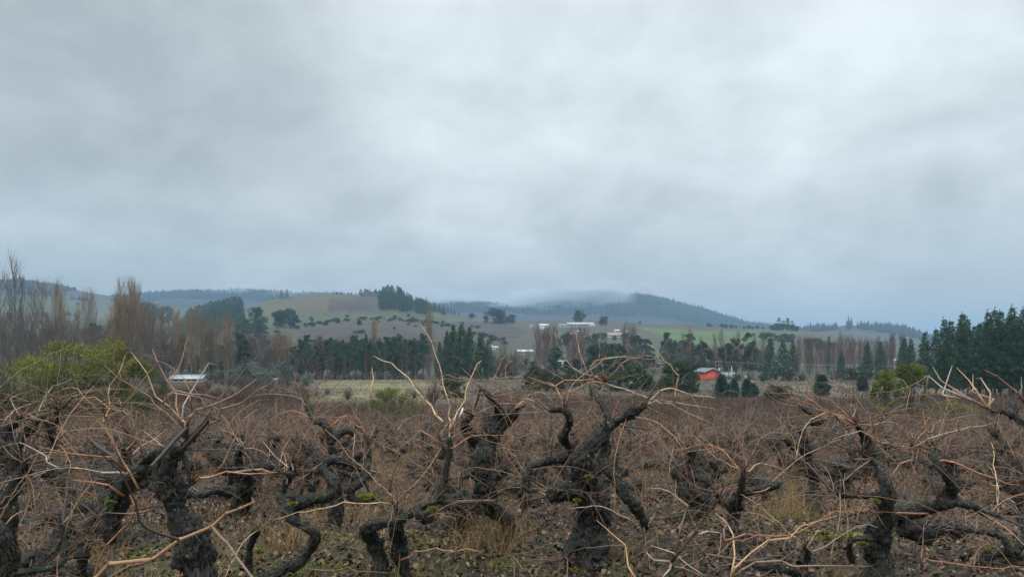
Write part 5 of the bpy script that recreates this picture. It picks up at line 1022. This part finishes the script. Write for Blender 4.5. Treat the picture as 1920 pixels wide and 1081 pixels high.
m.add(np.concatenate(ring), [(i*n+j, i*n+(j+1) % n, (i+1)*n+(j+1) % n, (i+1)*n+j) for i in range(2) for j in range(n)]); m.build('satellite_dish', WHT, h).scale = (ks,)*3
D_ = at_row(1367.5, 709, 200, 300); p = G(1367.5, D_); e = empty('container', p, R(4), 'white metal container with a ribbed side right of the red house', 'container'); m = MB(); box(m, -1.85, 1.85, 0, 2.2, .15, 1.75)
for i in range(14): x = -1.75+i*.27; box(m, x, x+.12, -.04, -.001, .2, 1.7)
m.build('body', WHT, e); m = MB(); box(m, -1.9, 1.9, -.06, 2.26, 1.753, 1.83); m.build('roof', METAL, e); m = MB(); box(m, .1, .9, -.07, -.043, .2, 1.65); m.build('door', METAL, e); e.scale = (D_/214,)*3
p = G(1400, at_row(1400, 709, 200, 300)); e = empty('water_tank_box', p, 0, 'small cream yellow hut with a grey lid right of the container', 'hut'); m = MB(); box(m, -.5, .1, 0, 1, -.2, 1.15); m.build('wall', YEL, e); m = MB(); box(m, .103, .65, .05, 1, -.2, 1.2); m.build('side_wall', TAND, e); m = MB(); box(m, -.55, .7, -.05, 1.05, 1.203, 1.28); m.build('lid', SLATE, e)
def pole(c, D, h, label, arm=True, mat=WOOD, r=.1):
    p = G(c, D); e = empty('utility_pole', p, 0, label, 'utility pole'); m = MB(); tube(m, [(0, 0, -.3), (0, 0, h)], [r, r*.75], 8, caps=True); m.build('post', mat, e)
    if arm:
        m = MB(); box(m, -1.0, 1.0, -.16, -.08, h-.55, h-.42); m.build('crossarm', mat, e)
        for x in (-.9, 0, .9): m = MB(); tube(m, [(x, -.12, h-.417), (x, -.12, h-.27)], [.05, .03], 6, caps=True); m.build('insulator', WHT, e)
    return np.array([p[0], p[1], p[2]+h-.3])
a = pole(1342, 232, 6.6, 'grey utility pole with a crossarm behind the red house'); b = pole(1372, 222, 4.7, 'short white post standing behind the container', False, WHT, .13); c_ = pole(2010, 225, 6.8, 'utility pole out past the right edge'); d_ = pole(905, 190, 4.3, 'thin grey post at the far right end of the meadow', False, WOOD, .06)
for k, x in enumerate((-.9, .9)):
    s = np.linspace(0, 1, 30)[:, None]; P = (a+[x, -.12, 0])*(1-s)+(c_+[x, -.12, 0])*s; P[:, 2] -= 1.6*(1-(2*s[:, 0]-1)**2); m = MB(); tube(m, P, .014, 4); tag(m.build('power_line', WHT), ('nearer' if k else 'farther')+' of two thin power lines running right from the pole', 'power line')
house(1231, 260, 5.6, 6, 1.7, .5, BRICK, PINKR, 'low brick house with a flat pale pink roof left of the round evergreen', 0, windows=2, flat=True, row=692)
house(348, 185, 8.2, 5, .9, .9, TAND, WROOF, 'long low shed with a white sheet roof in the left valley', 3, windows=4, row=716, cat='shed', name='shed', doors=0)
house(470, 190, 3.0, 4, 1.5, .4, GREYW, WROOF, 'small pale roofed shed among the olive-like trees', 0, flat=True, windows=1, row=708, cat='shed', name='shed'); house(530, 186, 3.6, 4, 1.6, .5, GREYW, WROOF, 'pale roofed shelter at the right of the olive-like trees', 8, windows=1, row=706, cat='shed', name='shed'); house(508, 188, 2.2, 3, 1.3, .3, TAND, WROOF, 'tiny pale roofed shelter between the two sheds', -6, windows=1, cat='shed', name='shed', flat=True)
house(1053, 235, 3.0, 5, 1.3, .9, WHT, WROOF, 'small white house with a bright roof seen through the canes', -12, windows=1, row=689)
house(986, 300, 6.6, 5, 1.4, .8, GREYW, WROOF, 'long low building with a white roof in the hollow', 4, windows=3, row=665, name='barn', cat='barn')
house(917, 330, 2.6, 4, 1.3, .6, WHT, WROOF, 'white hut right behind the big pine group, left one', 0, windows=1, row=655, cat='hut', name='hut'); house(928, 335, 3.0, 4, 1.0, .5, YEL, WROOF, 'pale yellowish hut behind the big pine group, right one', 0, windows=1, row=655, cat='hut', name='hut')
def hill(c, D, row, *a, **k): return house(c, D, *a, row=row, **k)
e = hill(1089, 700, 613, 26, 9, 3.2, 1.7, GREYW, METAL, 'long farm building with a pale metal roof on the plateau', 0, windows=6, over=.6, name='farm_building', cat='farm building'); hill(1061, 694, 613, 13, 6, 2.4, .7, GREYW, METAL, 'lower wing left of the long farm building', 0, windows=3, name='farm_building', cat='farm building'); hill(1111, 692, 613, 5, 6, 1.8, .9, TAND, METAL, 'small porch like house at the right end of the farm building', 0, windows=1)
hill(1020, 690, 614, 9, 6, 2.0, 1.9, WHT, WROOF, 'white house with a bright roof left of the long farm building', 0, windows=3); hill(1018, 670, 617, 5.5, 4, 1.4, .8, WHT, WROOF, 'small white annex below the bright roofed house', 0, windows=1); hill(997, 688, 613, 3.4, 4, 1.2, 1.0, WHT, PINKR, 'tiny house with a pink roof at the left of the hillside houses', 0, windows=1)
hill(1073, 560, 630, 5.5, 6, 1.9, 1.3, ORNG, WROOF, 'orange house below the long farm building', -20, windows=2); hill(1064, 566, 628, 3.6, 5, 1.2, .9, GREYW, WROOF, 'white roofed shelter left of the orange house', 0, windows=1, name='shed', cat='shed'); hill(1082, 575, 624, 8, 5, 1.2, .8, GREYW, METAL, 'grey roofed barn behind the orange house', 0, windows=1, name='barn', cat='barn')
hill(1153, 540, 632, 10.5, 8, 1.8, 1.9, WHT, PINKR, 'house with a wide pink tiled roof above the cypress', 0, windows=4, over=.6); hill(1157, 600, 622, 4.5, 5, 1.2, .9, WHT, WROOF, 'white roofed hut behind the pink roofed house', 0, windows=1, name='hut', cat='hut'); hill(1128, 530, 632, 2.2, 3, 1.9, .8, WHT, WROOF, 'tiny white hut left of the pink roofed house', 0, gable='y', windows=0, name='hut', cat='hut'); hill(1177, 560, 624, 2.0, 3, 1.7, .9, WHT, WROOF, 'tiny white hut right of the pink roofed house', 0, gable='y', windows=0, name='hut', cat='hut')
hill(1683, 250, 680, 3.0, 5, .9, .5, WHT, WROOF, 'white walled shed left of the plantation pines', 0, windows=1, name='shed', cat='shed'); hill(3, 175, 702, 1.6, 3, .6, .3, WHT, WROOF, 'scrap of a white roofed shed at the left edge', 0, windows=0, name='shed', cat='shed')
# ------------------------------------------------------------------ air, low cloud, sky, light, camera
def vol(name, color, dens, aniso=0.0):
    m = bpy.data.materials.new(name); m.use_nodes = True; nt = m.node_tree; nt.nodes.clear(); o = nt.nodes.new('ShaderNodeOutputMaterial'); v = nt.nodes.new('ShaderNodeVolumePrincipled')
    v.inputs['Color'].default_value = (*color, 1); v.inputs['Density'].default_value = dens; v.inputs['Anisotropy'].default_value = aniso; nt.links.new(v.outputs[0], o.inputs['Volume']); m.volume_intersection_method = 'FAST' if hasattr(m, 'volume_intersection_method') else None
    return m
HAZE_D = 2.5e-4
zs = [v.co.z for v in bpy.data.objects['ground'].data.vertices]; zlo, zhi = min(zs), max(zs)
mb = MB(); box(mb, -6900, 6900, -6900, 6900, zlo-1, zhi+30); hz = link('haze', mb.mesh('haze', vol('haze_air', (.37, .56, .78), HAZE_D))); tag(hz, 'pale bluish air that fades the far hills', 'haze', kind='stuff')
def fog(c, row, D, rx, ry, rz, dens, seed):
    mb = MB(); m, k = 26, 40; th = np.linspace(.001, math.pi-.001, m)[:, None]; ph = (np.arange(k)*2*math.pi/k)[None]
    U = np.stack([np.sin(th)*np.cos(ph), np.sin(th)*np.sin(ph), np.cos(th)+0*ph], -1).reshape(-1, 3); r = 1+.5*fbm(U*1.7+seed, seed, 4)
    i = np.arange(m-1)[:, None]*k; j = np.arange(k)[None]; mb.add(W(c, row, D)+U*r[:, None]*np.array([rx, ry, rz]), np.stack([i+j, i+k+j, i+k+(j+1) % k, i+(j+1) % k], -1).reshape(-1, 4))
    me = mb.mesh('low_cloud', FOGM[dens], True); o = link('low_cloud', me); return tag(o, 'low cloud drifting across the mountain tops', 'low cloud', kind='stuff')
FOGM = {k: vol('cloud_%s' % k, (.74, .80, .85), v) for k, v in (('thin', .0013), ('mid', .0020), ('thick', .0030))}
frng = rs(90)
for c, row, rx, rz, dn in ((1150, 556, 90, 22, 'mid'), (1135, 548, 110, 20, 'thick'), (1212, 534, 50, 12, 'mid'), (1110, 552, 120, 24, 'mid'), (1050, 556, 120, 22, 'mid'), (990, 560, 130, 26, 'thick'), (940, 560, 120, 20, 'mid'), (880, 560, 120, 16, 'mid'), (1010, 574, 90, 18, 'thin'), (1150, 572, 80, 20, 'thin'), (1172, 566, 30, 20, 'mid'),
                           (1020, 550, 160, 20, 'thick'), (1100, 540, 150, 22, 'thick'), (840, 556, 120, 14, 'mid'), (560, 546, 160, 14, 'thin'), (430, 545, 130, 10, 'thin'), (1150, 536, 110, 18, 'thick'), (1215, 530, 60, 10, 'thin'), (1080, 570, 50, 10, 'thin')):
    for _ in range(5): fog(c-6+frng.normal()*17, row+4+frng.normal()*6, 2480+frng.uniform(-150, 60), rx*frng.uniform(.22, .7), 80, rz*frng.uniform(.6, 1.7), dn, frng.randint(50))
w = bpy.data.worlds.new('World'); bpy.context.scene.world = w; w.use_nodes = True; nt = w.node_tree; nt.nodes.clear()
wo = nt.nodes.new('ShaderNodeOutputWorld'); bg = nt.nodes.new('ShaderNodeBackground'); bg.inputs[1].default_value = .1; nt.links.new(bg.outputs[0], wo.inputs[0])
sky = nt.nodes.new('ShaderNodeTexSky'); sky.sky_type = 'NISHITA'; sky.sun_disc = False; sky.sun_elevation = R(48); sky.sun_rotation = R(20)
tc = nt.nodes.new('ShaderNodeTexCoord'); sx = nt.nodes.new('ShaderNodeSeparateXYZ'); nt.links.new(tc.outputs['Generated'], sx.inputs[0])
def math_(op, a, b=None, c=None):
    n = nt.nodes.new('ShaderNodeMath'); n.operation = op
    for i, v in enumerate((a, b, c)):
        if v is None: continue
        if hasattr(v, 'links'): nt.links.new(v, n.inputs[i])
        else: n.inputs[i].default_value = v
    return n.outputs[0]
za = math_('ADD', math_('MAXIMUM', sx.outputs[2], 0.0), .42); px, py = math_('DIVIDE', sx.outputs[0], za), math_('DIVIDE', sx.outputs[1], za)
cb = nt.nodes.new('ShaderNodeCombineXYZ'); nt.links.new(px, cb.inputs[0]); nt.links.new(py, cb.inputs[1])
def noise(sc, det, rough, dist=0.0, off=(0, 0, 0), src=cb):
    mp = nt.nodes.new('ShaderNodeMapping'); mp.inputs['Location'].default_value = off; nt.links.new(src.outputs[0], mp.inputs[0]); n = nt.nodes.new('ShaderNodeTexNoise'); n.inputs['Scale'].default_value = sc; n.inputs['Detail'].default_value = det; n.inputs['Roughness'].default_value = rough; n.inputs['Distortion'].default_value = dist; nt.links.new(mp.outputs[0], n.inputs['Vector']); return n.outputs[0]
n1 = noise(1.15, 5, .5, .25, (3.1, .4, 0)); n2 = noise(4.2, 8, .58, .25, (7.7, 2, 0))
base = math_('ADD', math_('ADD', math_('MULTIPLY', n1, .70), math_('MULTIPLY', n2, .55)), -.095)          # about .52 on average
def patch(c, r, k, amp):                                                              # broad thicker or thinner places in the cloud deck
    d = Vector(((c-960)/F, 1, -(r-HOR)/F)).normalized(); n = nt.nodes.new('ShaderNodeVectorMath'); n.operation = 'DOT_PRODUCT'; nt.links.new(tc.outputs['Generated'], n.inputs[0]); n.inputs[1].default_value = d
    return math_('MULTIPLY', math_('EXPONENT', math_('MULTIPLY', math_('SUBTRACT', n.outputs['Value'], 1.0), k)), amp)
for c, r, k, amp in ((1180, 20, 14, .06), (880, 300, 60, .06), (1390, 320, 90, .08), (1750, 60, 30, .08), (330, 340, 45, -.12), (780, 450, 60, -.09), (120, 120, 30, -.05), (1150, 480, 60, -.03), (560, 250, 60, -.03), (1850, 300, 50, -.03), (700, 120, 40, .05)):
    base = math_('ADD', base, patch(c, r, k, amp))
cr = ramp(nt, base, [(.30, (3.0, 3.36, 3.52)), (.46, (3.85, 4.27, 4.42)), (.60, (4.85, 5.33, 5.5)), (.76, (6.05, 6.6, 6.75))])
hm = nt.nodes.new('ShaderNodeMapRange'); hm.inputs[1].default_value = 0.0; hm.inputs[2].default_value = .22; hm.inputs[3].default_value = .0; hm.inputs[4].default_value = 1.0; hm.interpolation_type = 'SMOOTHSTEP'; nt.links.new(sx.outputs[2], hm.inputs[0])
cloudc = mixc(nt, hm.outputs[0], mixc(nt, .6, cr.outputs[0], (3.4, 3.92, 4.2)), cr.outputs[0])
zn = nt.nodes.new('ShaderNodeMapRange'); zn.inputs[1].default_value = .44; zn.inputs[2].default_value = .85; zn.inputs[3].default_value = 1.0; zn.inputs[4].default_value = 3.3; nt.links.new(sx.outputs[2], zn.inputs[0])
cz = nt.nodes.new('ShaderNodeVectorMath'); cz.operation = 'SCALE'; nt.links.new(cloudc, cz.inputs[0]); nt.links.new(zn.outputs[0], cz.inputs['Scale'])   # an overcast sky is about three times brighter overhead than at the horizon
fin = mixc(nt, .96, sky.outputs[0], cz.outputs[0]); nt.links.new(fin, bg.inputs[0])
sl = bpy.data.lights.new('sun', 'SUN'); sl.energy = 1.2; sl.angle = R(30); sl.color = (1, .97, .93); so = link('sun', sl); so.rotation_euler = (R(42), 0, R(-20))
cam = bpy.data.cameras.new('camera'); cam.sensor_width = 36; cam.lens = 36*F/1920; cam.shift_y = (HOR-540.5)/1920; cam.clip_end = 20000; cam.clip_start = .05
co = link('camera', cam); co.location = (0, 0, CAMH); co.rotation_euler = (R(90), 0, 0); bpy.context.scene.camera = co
S = bpy.context.scene; S.view_settings.view_transform = 'Standard'; S.view_settings.look = 'None'; S.view_settings.gamma = 1; S.view_settings.exposure = .58
S.cycles.volume_bounces = 2; S.cycles.max_bounces = 6; S.cycles.diffuse_bounces = 3; S.cycles.transparent_max_bounces = 8; S.cycles.use_denoising = True
